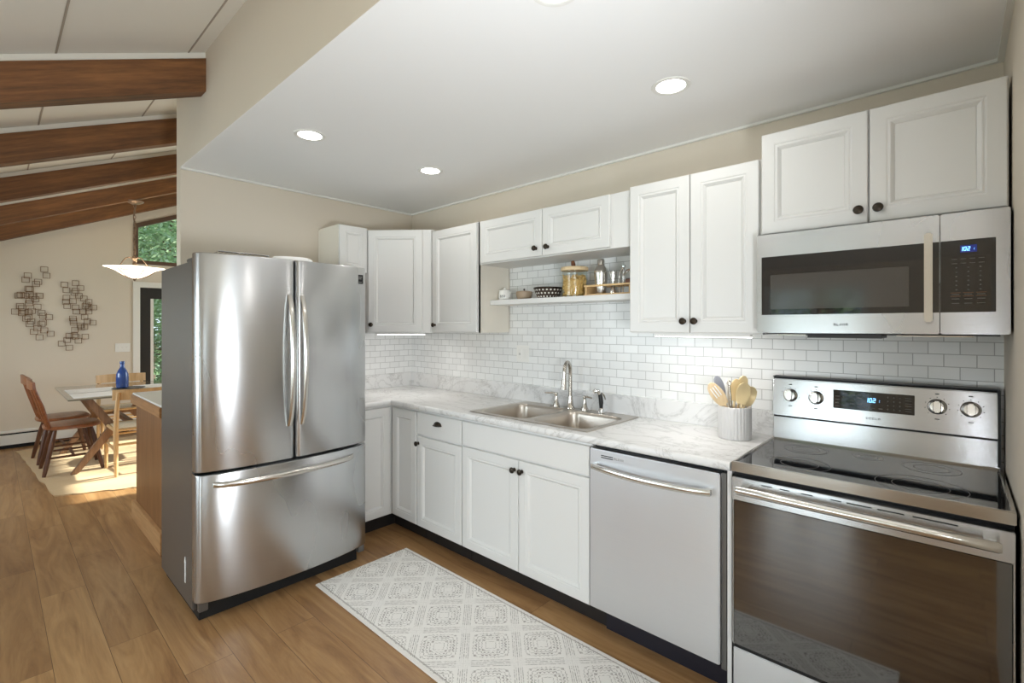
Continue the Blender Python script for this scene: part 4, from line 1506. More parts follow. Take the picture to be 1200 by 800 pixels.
# glass jar with pasta
jx = 1.836
jy = -0.115
r = thing('glass_jar', 'clear glass jar of golden dried pasta with a round wooden lid', 'jar', (jx, jy, SHZ))
MB().lathe([(0.070, 0.0), (0.078, 0.004), (0.079, 0.02), (0.079, 0.155), (0.076, 0.160), (0.0755, 0.155), (0.0755, 0.022), (0.072, 0.009), (0.001, 0.008)], (jx, jy, SHZ), 40, cap1=False).build('glass_body', M['glass'], r)
MB().lathe([(0.082, 0.160), (0.084, 0.164), (0.084, 0.178), (0.081, 0.182), (0.001, 0.183)], (jx, jy, SHZ), 40).build('lid', M['utensilwood'], r)
MB().tube([(jx - 0.004, jy, SHZ + 0.181), (jx - 0.009, jy, SHZ + 0.20), (jx - 0.014, jy, SHZ + 0.222)], [0.010, 0.014, 0.011], 10).build('lid_handle', M['leather'], r)
pm = MB()
rp = random.Random(11)
for i in range(420):
    zz = SHZ + 0.012 + rp.random() * (0.118 if i % 3 else 0.10)
    a, rad = rp.random() * 2 * PI, 0.068 * math.sqrt(rp.random() * 0.5 + 0.5)
    cx_, cy_ = jx + rad * math.cos(a), jy + rad * math.sin(a)
    ax = Vector((rp.uniform(-1, 1), rp.uniform(-1, 1), rp.uniform(-1, 1))).normalized()
    bx_ = ax.orthogonal().normalized()
    cp = [Vector((cx_, cy_, zz)) + ax * (0.014 * (t_ - 1)) + bx_ * (0.004 * (1 - (t_ - 1) ** 2)) for t_ in (0, 1, 2)]
    cp = [Vector((jx, jy, p.z)) + (Vector((p.x - jx, p.y - jy, 0)) * min(1, 0.071 / max(1e-6, math.hypot(p.x - jx, p.y - jy)))) for p in cp]
    pm.tube(cp, [0.0036, 0.0052, 0.0036], 6)
pm.lathe([(0.055, 0.010), (0.062, 0.03), (0.060, 0.10), (0.03, 0.112), (0.001, 0.115)], (jx, jy, SHZ), 16)
tag(pm.build('pasta', M['pasta'], r), kind='stuff')
# wooden bar caddy
r = thing('bar_caddy', 'pale bamboo rack for bar tools at the right end of the shelf', 'rack', (2.12, Y0, SHZ))
c = MB()
c.box(1.945, 2.318, -0.172, -0.066, SHZ + 0.001, SHZ + 0.010)
c.build('base_board', M['bamboo'], r, bevel=0.001)
c = MB()
c.box(1.945, 2.318, -0.175, -0.150, SHZ + 0.052, SHZ + 0.062)
c.box(1.945, 2.318, -0.088, -0.063, SHZ + 0.052, SHZ + 0.062)
c.box(1.945, 1.985, -0.150, -0.088, SHZ + 0.052, SHZ + 0.062)
for x in (2.072, 2.134, 2.187):
    c.box(x, x + 0.014, -0.150, -0.088, SHZ + 0.052, SHZ + 0.062)
c.box(2.285, 2.318, -0.150, -0.088, SHZ + 0.052, SHZ + 0.062)
c.build('upper_board', M['bamboo'], r, smooth=False)
for x in (1.948, 2.235):
    MB().box(x, x + 0.012, -0.168, -0.070, SHZ + 0.010, SHZ + 0.052).build('upright', M['bamboo'], r, smooth=False)
SX = 2.028
SH = SHZ + 0.0105
r = thing('cocktail_shaker', 'silver cocktail shaker standing in the left hole of the bamboo rack', 'shaker', (SX, Y0, SH))
MB().lathe([(0.026, 0.0), (0.028, 0.004), (0.034, 0.06), (0.040, 0.115), (0.0405, 0.122)], (SX, Y0, SH), 28).build('cup', M['handle'], r)
MB().lathe([(0.041, 0.122), (0.041, 0.128), (0.034, 0.148), (0.021, 0.166), (0.020, 0.17)], (SX, Y0, SH), 28).build('strainer_top', M['handle'], r)
MB().lathe([(0.0215, 0.170), (0.0215, 0.196), (0.017, 0.204), (0.001, 0.206)], (SX, Y0, SH), 24).build('cap', M['handle'], r)
JX = 2.109
r = thing('bar_jigger', 'small silver double jigger next to the cocktail shaker', 'jigger', (JX, Y0, SH))
MB().lathe([(0.019, 0.0), (0.020, 0.002), (0.007, 0.055), (0.007, 0.062), (0.023, 0.125), (0.0225, 0.126), (0.005, 0.066)], (JX, Y0, SH), 24, cap1=False).build('cup', M['handle'], r)
r = thing('ice_tongs', 'silver serrated ice tongs leaning in the bamboo rack behind the jigger', 'tongs', (2.17, Y0, SH))
for s2 in (-1, 1):
    MB().tube([(2.160 + s2 * 0.010, -0.12, SH + 0.002), (2.160 + s2 * 0.014, -0.118, SH + 0.06), (2.163 + s2 * 0.011, -0.114, SH + 0.12), (2.170, -0.108, SH + 0.150)], [0.004, 0.005, 0.0045, 0.004], 8).build('arm', M['chrome'], r)
MB().lathe([(0.004, -0.006), (0.011, -0.003), (0.012, 0.004), (0.006, 0.010), (0.001, 0.011)], (2.170, -0.108, SH + 0.150), 14).build('hinge_ball', M['chrome'], r)
r = thing('bar_strainer', 'round silver spring strainer with brown leather tab in the bamboo rack', 'strainer', (2.235, -0.115, SH))
g = MB()
ctr_ = Vector((2.222, -0.128, SH + 0.088))
for rr, tr in ((0.044, 0.0032), (0.037, 0.0022)):
    g.tube([ctr_ + Vector((rr * math.cos(a), 0.006 * math.sin(a), rr * math.sin(a))) for a in [2 * PI * j / 28 for j in range(29)]], tr, 6)
g.tube([ctr_ + Vector((0, 0, -0.044)), ctr_ + Vector((0, 0, -0.086))], 0.004, 8)
g.build('ring', M['chrome'], r)
MB().box(2.196, 2.250, -0.140, -0.132, SH + 0.050, SH + 0.078).build('leather_tab', M['leather'], r, bevel=0.004)

# ------------------------------------------------------------------ utensil crock
KX, KY = 2.800, -0.200
r = thing('utensil_crock', 'light grey fluted stoneware crock on the counter beside the range', 'crock', (KX, KY, CZ1))


def flute(a, z):
    return 1 + 0.028 * abs(math.sin(a * 15))


MB().lathe([(0.066, 0.0), (0.0695, 0.004), (0.070, 0.02), (0.070, 0.142), (0.068, 0.147)], (KX, KY, CZ1), 180, cap1=False, wob=flute).build('fluted_wall', M['fluted'], r)
MB().lathe([(0.068, 0.147), (0.063, 0.148), (0.061, 0.143), (0.060, 0.012), (0.001, 0.010)], (KX, KY, CZ1), 40, cap0=False, cap1=False).build('inner_wall', M['fluted'], r)


def paddle(mb, base, tip, w, th, n=10, hole=False, bowl=0.0):
    """flat oval head from base to tip with width w, facing the camera side"""
    base, tip = Vector(base), Vector(tip)
    d = (tip - base)
    Lh = d.length
    d.normalize()
    view = Vector((0.68, -0.73, 0.0))
    side = d.cross(view).normalized()
    nn = side.cross(d).normalized()
    lps = []
    m_ = 9
    for i in range(m_ + 1):
        u = i / m_
        wid = w * (0.22 + 0.78 * math.sin(PI * min(1, (0.12 + u * 0.80))) ** 0.7) if u < 0.98 else w * 0.25
        c0 = base + d * (Lh * u) - nn * (bowl * math.sin(PI * u))
        lps.append([c0 + side * (wid / 2 * math.cos(a)) + nn * (th / 2 * math.sin(a) + bowl * 0.6 * math.cos(a) ** 2 * math.sin(PI * u)) for a in [2 * PI * j / 16 for j in range(16)]])
    mb.loops(lps)
    return base, d, side, nn


def utensil(name, label, bot, neck, tip, w, mat_head, mat_handle, cat='utensil', bowl=0.0, slots=0, th=0.006):
    r = thing(name, label, cat, (KX + bot[0], KY + bot[1], CZ1 + bot[2]), 'cooking utensils standing in the fluted crock')
    P = lambda q: (KX + q[0], KY + q[1], CZ1 + q[2])
    MB().tube([P(bot), P(neck)], [0.005, 0.0055], 10).build('handle', M[mat_handle], r)
    mb = MB()
    b0, d, side, nn = paddle(mb, P(neck), P(tip), w, th, bowl=bowl)
    hd = mb.build('head', M[mat_head], r)
    if slots:
        s3 = MB()
        Lh = (Vector(P(tip)) - Vector(P(neck))).length
        for i in range(slots):
            off = (i - (slots - 1) / 2) * w * 0.2
            a_ = Vector(P(neck)) + d * (Lh * 0.38) + side * off
            b_ = Vector(P(neck)) + d * (Lh * 0.82) + side * off
            s3.bar(a_, b_, 0.0045, th + 0.002, up=tuple(nn))
        s3.build('slot', M['paper'], hd, smooth=False)
    return r


# the camera looks along (-.68,.74): to the picture's right is (+.74,+.68)
def R_(right, up, depth=0.0):
    return (0.736 * right - 0.0 * depth + 0.677 * depth * -1, 0.677 * right + 0.736 * depth, up)


utensil('slotted_spoon', 'pale wooden slotted spoon leaning far left in the crock', R_(0.02, 0.02), R_(-0.045, 0.155), R_(-0.118, 0.252), 0.062, 'utensilwood', 'utensilwood', 'spoon', slots=3)
utensil('rubber_spatula', 'grey silicone spatula with wooden handle, second from the left in the crock', R_(0.0, 0.02, 0.02), R_(-0.045, 0.19, 0.02), R_(-0.078, 0.285, 0.02), 0.045, 'greysil', 'utensilwood', 'spatula')
utensil('flat_turner', 'cream flat turner standing upright at the middle of the crock', R_(0.0, 0.02, 0.035), R_(-0.012, 0.15, 0.035), R_(-0.015, 0.268, 0.035), 0.045, 'ceramic', 'ceramic', 'turner')
utensil('serving_spoon', 'gold serving spoon with rounded bowl in front right of the crock', R_(0.01, 0.02, -0.02), R_(0.022, 0.16, -0.02), R_(0.040, 0.258, -0.02), 0.070, 'gold', 'gold', 'spoon', bowl=0.010)
utensil('soup_ladle', 'gold ladle tilted to the right edge of the crock', R_(-0.005, 0.02, 0.0), R_(0.045, 0.15, 0.0), R_(0.088, 0.235, 0.0), 0.074, 'gold', 'gold', 'ladle', bowl=0.018)
utensil('pasta_fork', 'gold pasta fork rising highest at the back right of the crock', R_(0.01, 0.02, 0.03), R_(0.038, 0.18, 0.03), R_(0.060, 0.285, 0.03), 0.056, 'gold', 'gold', 'fork', bowl=0.008)
utensil('cooking_spoon', 'gold solid spoon between the cream turner and the pasta fork', R_(-0.01, 0.02, 0.015), R_(0.006, 0.17, 0.015), R_(0.016, 0.272, 0.015), 0.052, 'gold', 'gold', 'spoon', bowl=0.008)
r = thing('balloon_whisk', 'thin metal whisk with ring end standing behind the grey spatula', 'whisk', (KX - 0.02, KY, CZ1 + 0.02), 'cooking utensils standing in the fluted crock')
pb = Vector(R_(-0.012, 0.02, -0.01)) + Vector((KX, KY, CZ1))
pt = Vector(R_(-0.030, 0.245, -0.01)) + Vector((KX, KY, CZ1))
MB().tube([pb, pb.lerp(pt, 0.6), pt], [0.006, 0.0068, 0.005], 10).build('handle', M['nickel'], r)
MB().tube([pt + Vector((0.74 * 0.009 * math.cos(a), 0.68 * 0.009 * math.cos(a), 0.010 + 0.010 * math.sin(a))) for a in [2 * PI * j / 16 for j in range(17)]], 0.0022, 6).build('hanging_ring', M['nickel'], r)

# ------------------------------------------------------------------ runner rug
rr_ = MB().box(-0.90, 1.54, -0.302, 0.302, 0.0, 0.008)
r = rr_.build('runner_rug', M['runner'], None, smooth=False, bevel=0.003, off=(0, 0, 0))
r.location = (1.845, -1.022, 0.0005)
tag(r, 'cream runner rug with grey zigzag diamond pattern on the kitchen floor', 'rug')

# ------------------------------------------------------------------ peninsula
PY = -1.812
r = thing('peninsula_cabinet', 'honey oak panelled peninsula with white countertop behind the refrigerator', 'cabinet', (-0.5, -1.5, 0))
MB().box(-0.965, -0.092, PY + 0.012, -1.20, 0.0, 0.895).build('body', M['oak'], r, smooth=False)
MB().box(-0.992, -0.10, PY - 0.012, PY + 0.012, 0.0, 0.135).build('base_board', M['oak_base'], r, bevel=0.002)
MB().box(-0.992, -0.966, PY + 0.013, -1.20, 0.0, 0.135).build('base_board', M['oak_base'], r, bevel=0.002)
MB().box(-0.995, -0.092, PY - 0.018, -1.19, 0.862, 0.928).build('edge_moulding', M['oak_h'], r, bevel=0.004)
MB().box(-0.985, -0.092, PY - 0.008, -1.195, 0.928, 0.940).build('counter_surface', M['trim'], r, bevel=0.002)
r = MB().box(-0.86, -0.60, -1.66, -1.42, 0.9405, 0.946).build('paper_sheet', M['paper'], None, smooth=False)
tag(r, 'white paper sheets lying on the peninsula countertop', 'paper')

# ------------------------------------------------------------------ dining area
rug = MB()
n = 48
loop0, loop1 = [], []
rj = random.Random(5)


def edge_pts(a, b, m_):
    return [(a[0] + (b[0] - a[0]) * i / m_ + rj.uniform(-.012, .012), a[1] + (b[1] - a[1]) * i / m_ + rj.uniform(-.012, .012)) for i in range(m_)]


cs = [(-2.04, -2.18), (-1.80, -1.66), (-1.80, -0.55), (-4.32, -0.55), (-4.36, -2.34)]
pts = []
for i in range(len(cs)):
    pts += edge_pts(cs[i], cs[(i + 1) % len(cs)], 14)
rug.prism(pts, 0.0, 0.009, 'xy')
r = rug.build('jute_rug', M['jute'], None, smooth=False)
tag(r, 'natural tan jute rug under the dining table', 'rug')
RZ = 0.0095

# dining table
TX0, TX1, TY0, TY1, TZ = -3.95, -2.56, -2.05, -1.02, 0.745
r = thing('dining_table', 'rectangular dining table with greyish glass top and angled wooden legs', 'table', ((TX0 + TX1) / 2, (TY0 + TY1) / 2, RZ))
MB().box(TX0, TX1, TY0, TY1, TZ - 0.014, TZ).build('tabletop', M['tabletop'], r, bevel=0.003)
for x in (TX1 - 0.14, TX0 + 0.14):
    for s2 in (-1, 1):
        yc = (TY0 + TY1) / 2
        mb = MB()
        foot = (x + 0.0, yc + s2 * 0.46, RZ + 0.002)
        knee = (x + 0.0, yc + s2 * 0.17, 0.42)
        top = (x + 0.0, yc + s2 * 0.36, TZ - 0.015)
        mb.prism([(foot[1] - 0.03, foot[2]), (foot[1] + 0.03, foot[2]), (knee[1] + 0.045, knee[2]), (top[1] + 0.03, top[2]), (top[1] - 0.03, top[2]), (knee[1] - 0.045, knee[2])] if s2 > 0 else
                 [(foot[1] - 0.03, foot[2]), (foot[1] + 0.03, foot[2]), (knee[1] + 0.045, knee[2]), (top[1] + 0.03, top[2]), (top[1] - 0.03, top[2]), (knee[1] - 0.045, knee[2])], x - 0.025, x + 0.025, 'yz')
        mb.build('leg', M['tablewood'], r, bevel=0.006)
    MB().box(x - 0.022, x + 0.022, yc - 0.15, yc + 0.15, 0.40, 0.45).build('cross_rail', M['tablewood'], r, bevel=0.004)
MB().box(TX0 + 0.16, TX1 - 0.16, yc - 0.025, yc + 0.025, 0.402, 0.448).build('stretcher', M['chairdark'], r, bevel=0.004)

pls = [(-2.66, -2.0, -1.60, 'white placemat nearest the kitchen on the table edge by the brown chairs'),
       (-3.12, -2.0, -1.60, 'white placemat on the table in front of the farther brown chair')]
for (x, ya, yb_, lab) in pls:
    m_ = MB().box(x - 0.40, x, ya, yb_, TZ, TZ + 0.003).build('placemat', M['paper'], None, smooth=False)
    tag(m_, lab, 'placemat', 'white placemats on the dining table')
m_ = MB().box(-3.12 - 0.36, -3.12, -1.42, -1.05, TZ, TZ + 0.003).build('placemat', M['paper'], None, smooth=False)
tag(m_, 'white placemat at the far side of the dining table behind the blue bottle', 'placemat', 'white placemats on the dining table')

r = thing('blue_bottle', 'cobalt blue glazed bottle vase standing on a tray on the dining table', 'bottle', (-3.235, -1.55, TZ + 0.012))
MB().lathe([(0.050, 0.0), (0.056, 0.006), (0.057, 0.10), (0.055, 0.15), (0.040, 0.19), (0.021, 0.225), (0.019, 0.262)], (-3.235, -1.55, TZ + 0.0125), 28).build('bottle_body', M['blue'], r)
MB().lathe([(0.023, 0.262), (0.024, 0.272), (0.022, 0.29), (0.016, 0.293)], (-3.235, -1.55, TZ + 0.0125), 20).build('neck_collar', M['blue'], r)
r = MB().lathe([(0.10, 0.0), (0.135, 0.004), (0.15, 0.012), (0.145, 0.0125), (0.12, 0.006), (0.001, 0.005)], (-3.20, -1.50, TZ + 0.0005), 36, cap1=False).build('serving_tray', M['glyph_dim'], None)
tag(r, 'shallow round grey tray under the blue bottle on the dining table', 'tray')


def make_windsor():
    r = thing('windsor_chair', 'x', 'chair', (0, 0, 0))
    # seat faces +y ; origin at floor below seat centre
    lps = []
    for (ins_, z) in ((0.02, 0.425), (0.0, 0.435), (0.0, 0.452), (0.012, 0.462)):
        pts = []
        for j in range(28):
            a = 2 * PI * j / 28
            ex = 0.225 - ins_
            ey = 0.215 - ins_
            c_, s_ = math.cos(a), math.sin(a)
            k = 0.62
            x = ex * math.copysign(abs(c_) ** k, c_) * (1.0 + 0.06 * s_)
            y = ey * math.copysign(abs(s_) ** k, s_)
            pts.append((x, y, z))
        lps.append(pts)
    MB().loops(lps).build('seat', M['chairwood'], r)
    leg = {}
    for sx in (-1, 1):
        for sy in (-1, 1):
            top = Vector((sx * 0.135, sy * 0.13, 0.43))
            bot = Vector((sx * 0.215, sy * 0.215, 0.0))
            P = [top.lerp(bot, u) for u in (0, 0.12, 0.35, 0.6, 0.8, 1.0)]
            MB().tube(P, [0.014, 0.017, 0.022, 0.018, 0.019, 0.014], 12).build('leg', M['chairdark'], r)
            leg[(sx, sy)] = (top, bot)

    def at(k, u):
        return leg[k][0].lerp(leg[k][1], u)
    for sx in (-1, 1):
        MB().tube([at((sx, -1), 0.62), at((sx, -1), 0.62).lerp(at((sx, 1), 0.62), 0.5), at((sx, 1), 0.62)], [0.009, 0.013, 0.009], 8).build('stretcher', M['chairdark'], r)
    a_ = at((-1, -1), 0.62).lerp(at((-1, 1), 0.62), 0.5)
    b_ = at((1, -1), 0.62).lerp(at((1, 1), 0.62), 0.5)
    MB().tube([a_, a_.lerp(b_, 0.5), b_], [0.009, 0.013, 0.009], 8).build('stretcher', M['chairdark'], r)
    for sx in (-1, 1):
        MB().tube([(sx * 0.165, -0.175, 0.455), (sx * 0.185, -0.225, 0.66), (sx * 0.20, -0.285, 0.86)], [0.015, 0.016, 0.013], 10).build('back_post', M['chairwood'], r)
    for i in range(5):
        x = (i - 2) * 0.06
        MB().tube([(x, -0.19, 0.455), (x * 1.08, -0.245, 0.66), (x * 1.14, -0.298, 0.85)], [0.007, 0.010, 0.007], 8).build('spindle', M['chairwood'], r)
    cr = MB()
    lps = []
    for i in range(13):
        u = (i / 12 - 0.5) * 2
        x = u * 0.235
        y = -0.31 + 0.03 * u * u
        hh = 0.045 - 0.012 * abs(u) ** 3
        zc = 0.875 + 0.006 * math.cos(u * PI)
        lps.append([(x, y - 0.010, zc - hh), (x, y + 0.012, zc - hh + 0.002), (x, y + 0.006, zc + hh), (x, y - 0.014, zc + hh)])
    cr.loops(lps)
    cr.build('crest_rail', M['chairwood'], r)
    return r


wc = make_windsor()
wc.location = (-2.99, -1.985, RZ)
wc['label'] = 'brown wooden spindle-back chair at the table side, nearer of the two at left'
wc['group'] = 'brown spindle-back dining chairs'
dup(wc, (-3.60, -2.005, RZ), 0.05, 'brown wooden spindle-back chair at the table side, farther of the two at left', 'brown spindle-back dining chairs')
dup(wc, (-3.08, -1.02, RZ), PI, 'brown wooden chair on the window side of the table, mostly hidden by the oak chair', 'brown spindle-back dining chairs')


def make_oak_chair():
    # faces -x ; back posts at +x
    r = thing('oak_dining_chair', 'x', 'chair', (0, 0, 0))
    for sy in (-1, 1):
        MB().tube([(0.225, sy * 0.22, 0.0), (0.215, sy * 0.22, 0.42), (0.222, sy * 0.215, 0.62), (0.245, sy * 0.205, 0.80)], [0.015, 0.0215, 0.0195, 0.015], 12).build('back_post', M['lightoak'], r)
        MB().tube([(-0.225, sy * 0.235, 0.0), (-0.225, sy * 0.235, 0.30), (-0.225, sy * 0.235, 0.455)], [0.014, 0.019, 0.017], 12).build('leg', M['lightoak'], r)
    lps = []
    for i in range(13):
        u = (i / 12 - 0.5) * 2
        y = u * 0.245
        x = 0.275 - 0.075 * u * u + 0.0
        lps.append([(x - 0.010, y, 0.725), (x + 0.008, y, 0.725), (x + 0.014, y, 0.825), (x - 0.004, y, 0.825)])
    MB().loops(lps).build('back_board', M['lightoak'], r)
    MB().box(-0.225, 0.215, -0.22, 0.22, 0.425, 0.452).build('woven_seat', M['weave'], r, bevel=0.010)
    rl_ = MB()
    for sy in (-1, 1):
        rl_.tube([(-0.225, sy * 0.23, 0.435), (0.215, sy * 0.22, 0.435)], 0.015, 8)
    rl_.tube([(-0.225, -0.235, 0.44), (-0.225, 0.235, 0.44)], 0.015, 8)
    rl_.tube([(0.215, -0.22, 0.44), (0.215, 0.22, 0.44)], 0.015, 8)
    rl_.build('seat_rail', M['lightoak'], r)
    for (p, q_) in (((-0.225, -0.235, 0.27), (0.218, -0.22, 0.24)), ((-0.225, 0.235, 0.27), (0.218, 0.22, 0.24)), ((-0.225, -0.235, 0.33), (-0.225, 0.235, 0.33)), ((0.218, -0.22, 0.30), (0.218, 0.22, 0.30))):
        MB().tube([p, q_], 0.0105, 8).build('stretcher', M['lightoak'], r)
    return r


oc = make_oak_chair()
oc.location = (-2.515, -1.515, RZ)
oc['label'] = 'light oak chair with curved back and woven seat, nearest the peninsula'
oc['group'] = 'light oak dining chairs'
dup(oc, (-3.98, -1.42, RZ), PI, 'light oak chair at the far end of the table by the wall', 'light oak dining chairs')

# pendant lamp
LX, LY = -3.258, -1.437
zb = bz(LY) - 0.181
r = thing('pendant_lamp', 'lit alabaster bowl pendant lamp with scrolled iron hanging over the dining table', 'pendant lamp', (LX, LY, zb))
MB().lathe([(0.085, -0.03), (0.078, -0.042), (0.045, -0.06), (0.015, -0.07), (0.001, -0.072)], (LX, LY, zb + 0.02), 24, cap0=True).build('ceiling_canopy', M['iron'], r)
ch = MB()
z = zb - 0.05
i = 0
while z > 2.22:
    a0 = 0 if i % 2 else PI / 2
    ch.tube([(LX + 0.010 * math.cos(a) * math.cos(a0), LY + 0.010 * math.cos(a) * math.sin(a0), z - 0.016 + 0.020 * math.sin(a)) for a in [2 * PI * j / 10 for j in range(11)]], 0.0028, 5)
    z -= 0.031
    i += 1
ch.tube([(LX + 0.008 * math.sin(k * 0.9), LY + 0.010 * math.cos(k * 0.7), zb - 0.05 - k * 0.03) for k in range(int((zb - 2.22) / 0.03))], 0.005, 6)
ch.build('chain', M['iron'], r)
sm = MB()
sm.lathe([(0.001, 2.235 - 2.23), (0.02, -0.005), (0.028, -0.03), (0.012, -0.06), (0.02, -0.09), (0.03, -0.12)], (LX, LY, 2.23), 16)
for k in range(3):
    a = k * 2 * PI / 3 + 0.5
    P = []
    for u in [j / 12 for j in range(13)]:
        rad = 0.02 + 0.17 * u
        zz = 2.20 + 0.035 * math.sin(u * PI * 1.6) - 0.10 * u
        P.append((LX + rad * math.cos(a + 0.5 * u), LY + rad * math.sin(a + 0.5 * u), zz))
    sm.tube(P, 0.0055, 6)
    P2 = [(LX + (0.19 - 0.02 * u) * math.cos(a + 0.5 + 0.9 * u), LY + (0.19 - 0.02 * u) * math.sin(a + 0.5 + 0.9 * u), 2.105 - 0.05 * math.sin(PI * u)) for u in [j / 8 for j in range(9)]]
    sm.tube(P2, 0.0045, 6)
sm.build('scroll_arms', M['iron'], r)


def petal(a, z):
    return 1 + (0.10 * math.cos(5 * a + 0.6) if z > 0.05 else 0.03 * math.cos(5 * a))


MB().lathe([(0.02, 0.0), (0.06, 0.012), (0.12, 0.045), (0.17, 0.085), (0.225, 0.108), (0.262, 0.115), (0.258, 0.121), (0.22, 0.115), (0.165, 0.093), (0.115, 0.053), (0.05, 0.02), (0.001, 0.012)], (LX, LY, 1.975), 60, cap1=False, wob=petal).build('bowl_shade', M['alabaster'], r)
ir = MB()
for k in range(5):
    a = k * 2 * PI / 5 + 0.2
    ir.tube([(LX + rr * math.cos(a + 0.4 * rr), LY + rr * math.sin(a + 0.4 * rr), zz) for rr, zz in ((0.03, 1.972), (0.08, 1.985), (0.13, 2.012), (0.175, 2.052), (0.20, 2.068))], 0.004, 6)
ir.lathe([(0.001, -0.03), (0.012, -0.02), (0.016, -0.006), (0.022, 0.0)], (LX, LY, 1.975), 12)
ir.build('bowl_straps', M['iron'], r)
light('pendant_bulb', 'POINT', (LX, LY, 2.045), (0, 0, 0), 3, (1.0, 0.82, 0.6), 0.05)

# wall sculptures of little wire squares
S1 = [(-2.092, 2.133), (-2.073, 2.058), (-2.235, 2.046), (-2.253, 1.995), (-2.146, 1.977), (-2.164, 1.95), (-2.218, 1.88), (-2.229, 1.888), (-2.294, 1.81), (-2.311, 1.801), (-2.218, 1.822), (-2.188, 1.798), (-2.134, 1.809), (-2.224, 1.713), (-2.218, 1.746), (-2.299, 1.677), (-2.152, 1.673), (-2.34, 1.61), (-2.282, 1.595), (-2.265, 1.612), (-2.2, 1.622), (-2.229, 1.604), (-2.116, 1.598), (-2.104, 1.564), (-2.049, 1.548), (-2.247, 1.529), (-2.229, 1.546), (-2.218, 1.462), (-2.206, 1.496), (-2.116, 1.463), (-2.104, 1.48), (-2.152, 1.412), (-2.182, 1.37), (-2.092, 1.386), (-2.036, 1.343), (-2.134, 1.302), (-2.282, 1.653), (-2.17, 1.765), (-2.259, 1.803)]
S2 = [(-1.911, 1.958), (-1.807, 1.982), (-1.761, 1.923), (-1.892, 1.89), (-1.807, 1.886), (-1.82, 1.858), (-1.775, 1.825), (-1.728, 1.792), (-1.681, 1.75), (-1.892, 1.794), (-1.898, 1.742), (-1.833, 1.753), (-1.885, 1.69), (-1.807, 1.675), (-1.715, 1.695), (-1.701, 1.713), (-1.634, 1.679), (-1.801, 1.622), (-1.735, 1.623), (-1.681, 1.625), (-1.833, 1.534), (-1.827, 1.507), (-1.721, 1.553), (-1.827, 1.481), (-1.761, 1.446), (-1.695, 1.5), (-1.641, 1.482), (-1.721, 1.428), (-1.755, 1.419), (-1.814, 1.393), (-1.866, 1.315), (-1.807, 1.305), (-1.82, 1.323), (-1.885, 1.263), (-1.781, 1.252), (-1.715, 1.304), (-1.936, 1.221), (-1.866, 1.167), (-1.681, 1.669)]
for S, lab in ((S1, 'left wall sculpture of overlapping bronze wire squares'), (S2, 'right wall sculpture of overlapping bronze wire squares')):
    mb = MB()
    for i, (y, z) in enumerate(S):
        xx = XW + 0.008 + 0.006 * (i % 3)
        h_ = 0.034
        t_ = 0.0028
        mb.box(xx, xx + 0.004, y - h_, y + h_, z - h_, z - h_ + 2 * t_)
        mb.box(xx, xx + 0.004, y - h_, y + h_, z + h_ - 2 * t_, z + h_)
        mb.box(xx, xx + 0.004, y - h_, y - h_ + 2 * t_, z - h_, z + h_)
        mb.box(xx, xx + 0.004, y + h_ - 2 * t_, y + h_, z - h_, z + h_)
    mb.box(XW + 0.001, XW + 0.012, S[8][0] - 0.005, S[8][0] + 0.005, S[8][1] + 0.028, S[8][1] + 0.036)
    mb.box(XW + 0.001, XW + 0.012, S[30][0] - 0.005, S[30][0] + 0.005, S[30][1] + 0.028, S[30][1] + 0.036)
    o = mb.build('wall_sculpture', M['wire'], None, smooth=False)
    tag(o, lab, 'wall art', 'square wire sculptures on the dining wall')

r = thing('light_switch', 'white triple light switch plate on the wall left of the glazed door', 'switch', (XW, -1.335, 1.15))
MB().box(XW + 0.001, XW + 0.007, -1.415, -1.255, 1.092, 1.208).build('cover_plate', M['plastic_w'], r, bevel=0.002)
for i in range(3):
    MB().box(XW + 0.0065, XW + 0.013, -1.39 + i * 0.046, -1.372 + i * 0.046, 1.138, 1.164).build('toggle', M['ceramic'], r, bevel=0.002)


# ------------------------------------------------------------------ outside
g = MB().box(-40, 40, -40, 40, -0.5, -0.3).build('ground', M['leaf2'], None, smooth=False)
g['kind'] = 'structure'


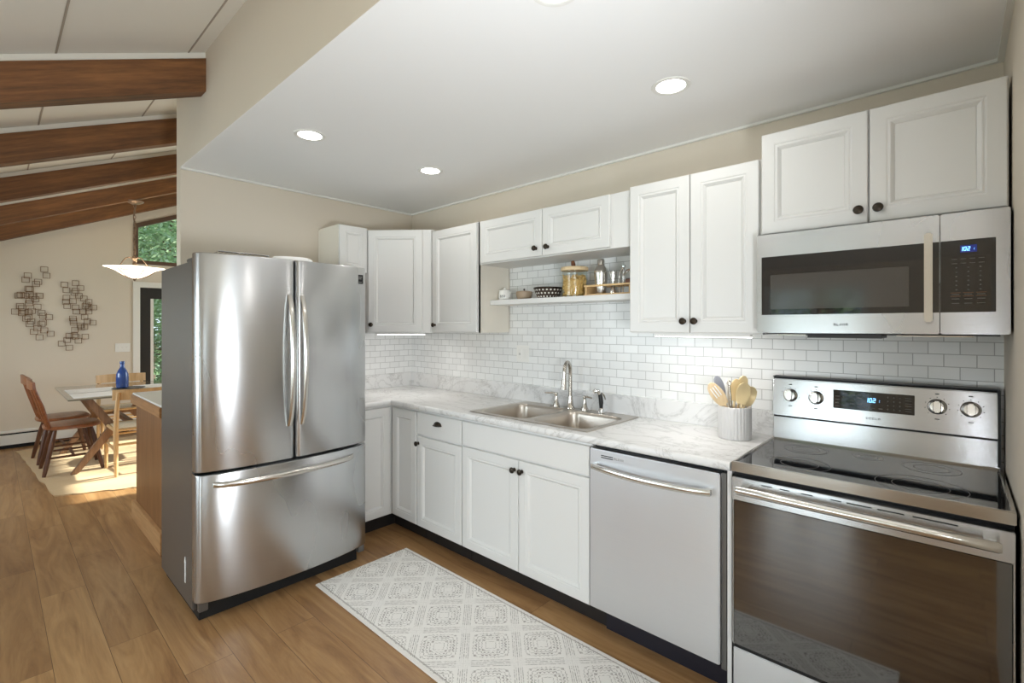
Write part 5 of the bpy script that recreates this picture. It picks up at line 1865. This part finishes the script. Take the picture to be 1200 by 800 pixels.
def make_tree(name, label, x, y, zc, rad, hgt, mat, n, seed, cat='tree', leaf=0.05):
    rt = random.Random(seed)
    r = thing(name, label, cat, (x, y, -0.3), 'green trees and shrubs outside the windows')
    tr = MB().tube([(x, y, -0.3), (x + 0.1, y, zc * 0.5), (x - 0.05, y + 0.1, zc)], [0.16, 0.12, 0.05], 10)
    tr.build('trunk', M['bark'], r)
    bmh = MB()
    for k in range(9):
        a = rt.random() * 2 * PI
        e_ = Vector((math.cos(a) * rad * 0.8, math.sin(a) * rad * 0.8, rt.uniform(-0.3, 0.8) * hgt))
        s0 = Vector((x, y, zc * rt.uniform(0.5, 1.0)))
        bmh.tube([s0, s0 + e_ * 0.5 + Vector((0, 0, 0.1)), Vector((x, y, zc)) + e_], [0.045, 0.03, 0.012], 6)
    bmh.build('branches', M['bark'], r)
    fo = MB()
    for i in range(n):
        th, ph = rt.random() * 2 * PI, math.acos(rt.uniform(-1, 1))
        rr = rt.random() ** 0.45
        cl_ = 1 + 0.18 * math.sin(5 * th) * math.sin(4 * ph)
        p = Vector((x + rad * rr * cl_ * math.sin(ph) * math.cos(th), y + rad * rr * cl_ * math.sin(ph) * math.sin(th), zc + hgt * rr * math.cos(ph)))
        d1 = Vector((rt.uniform(-1, 1), rt.uniform(-1, 1), rt.uniform(-.6, .6))).normalized() * leaf * rt.uniform(0.7, 1.3)
        d2 = d1.orthogonal().normalized() * leaf * 0.5
        fo.add([p - d1, p + d2, p + d1, p - d2], [(0, 1, 2, 3)])
    tag(fo.build('foliage', M[mat], r, smooth=False), kind='stuff')


make_tree('leafy_tree', 'tall leafy green tree seen through the high trapezoid window', -14.2, 1.1, 4.2, 2.9, 2.6, 'leaf', 11000, 21, leaf=0.08)
make_tree('leafy_tree', 'darker leafy tree standing farther behind the window tree', -21.5, 2.6, 5.5, 3.4, 4.2, 'leaf2', 9000, 22, leaf=0.12)
make_tree('garden_shrub', 'low green shrub seen through the pane of the glazed door', -8.4, -0.4, 1.1, 1.5, 1.4, 'leaf2', 7000, 23, 'shrub')
make_tree('leafy_tree', 'leafy tree mirrored in the microwave window', 1.9, -7.6, 2.6, 2.2, 2.1, 'leaf', 4500, 24, leaf=0.06)
make_tree('leafy_tree', 'unseen leafy tree added to dapple the sun at the north dining room window', -2.4, 6.8, 4.6, 2.0, 1.8, 'leaf', 900, 25, leaf=0.09)  # out of view, put here to break up the sunlight
# made-up lamp body around the added fill light, unseen past the right kitchen wall
r = thing('added_lamp_body', 'made-up unseen uplighter body for the added fill light beyond the right kitchen wall', 'fill light stand', (4.02, -2.04, 0))
MB().lathe([(0.17, 0.0), (0.17, 0.015), (0.03, 0.03)], (4.02, -2.04, 0), 28).build('base', M['nickel'], r)
MB().tube([(4.02, -2.04, 0.02), (4.02, -2.04, 0.88)], 0.014, 12).build('pole', M['nickel'], r)
bw_ = MB().lathe([(0.02, -0.20), (0.12, -0.18), (0.24, -0.10), (0.31, -0.015), (0.305, -0.012), (0.235, -0.09), (0.115, -0.17), (0.001, -0.19)], (0, 0, 0), 36, cap1=False)
bw_.move(Matrix.Translation((3.85, -2.0, 1.135)) @ Vector((-0.95, 0.26, 0.9)).to_track_quat('Z', 'Y').to_matrix().to_4x4())
bw_.build('bowl', M['trim'], r)
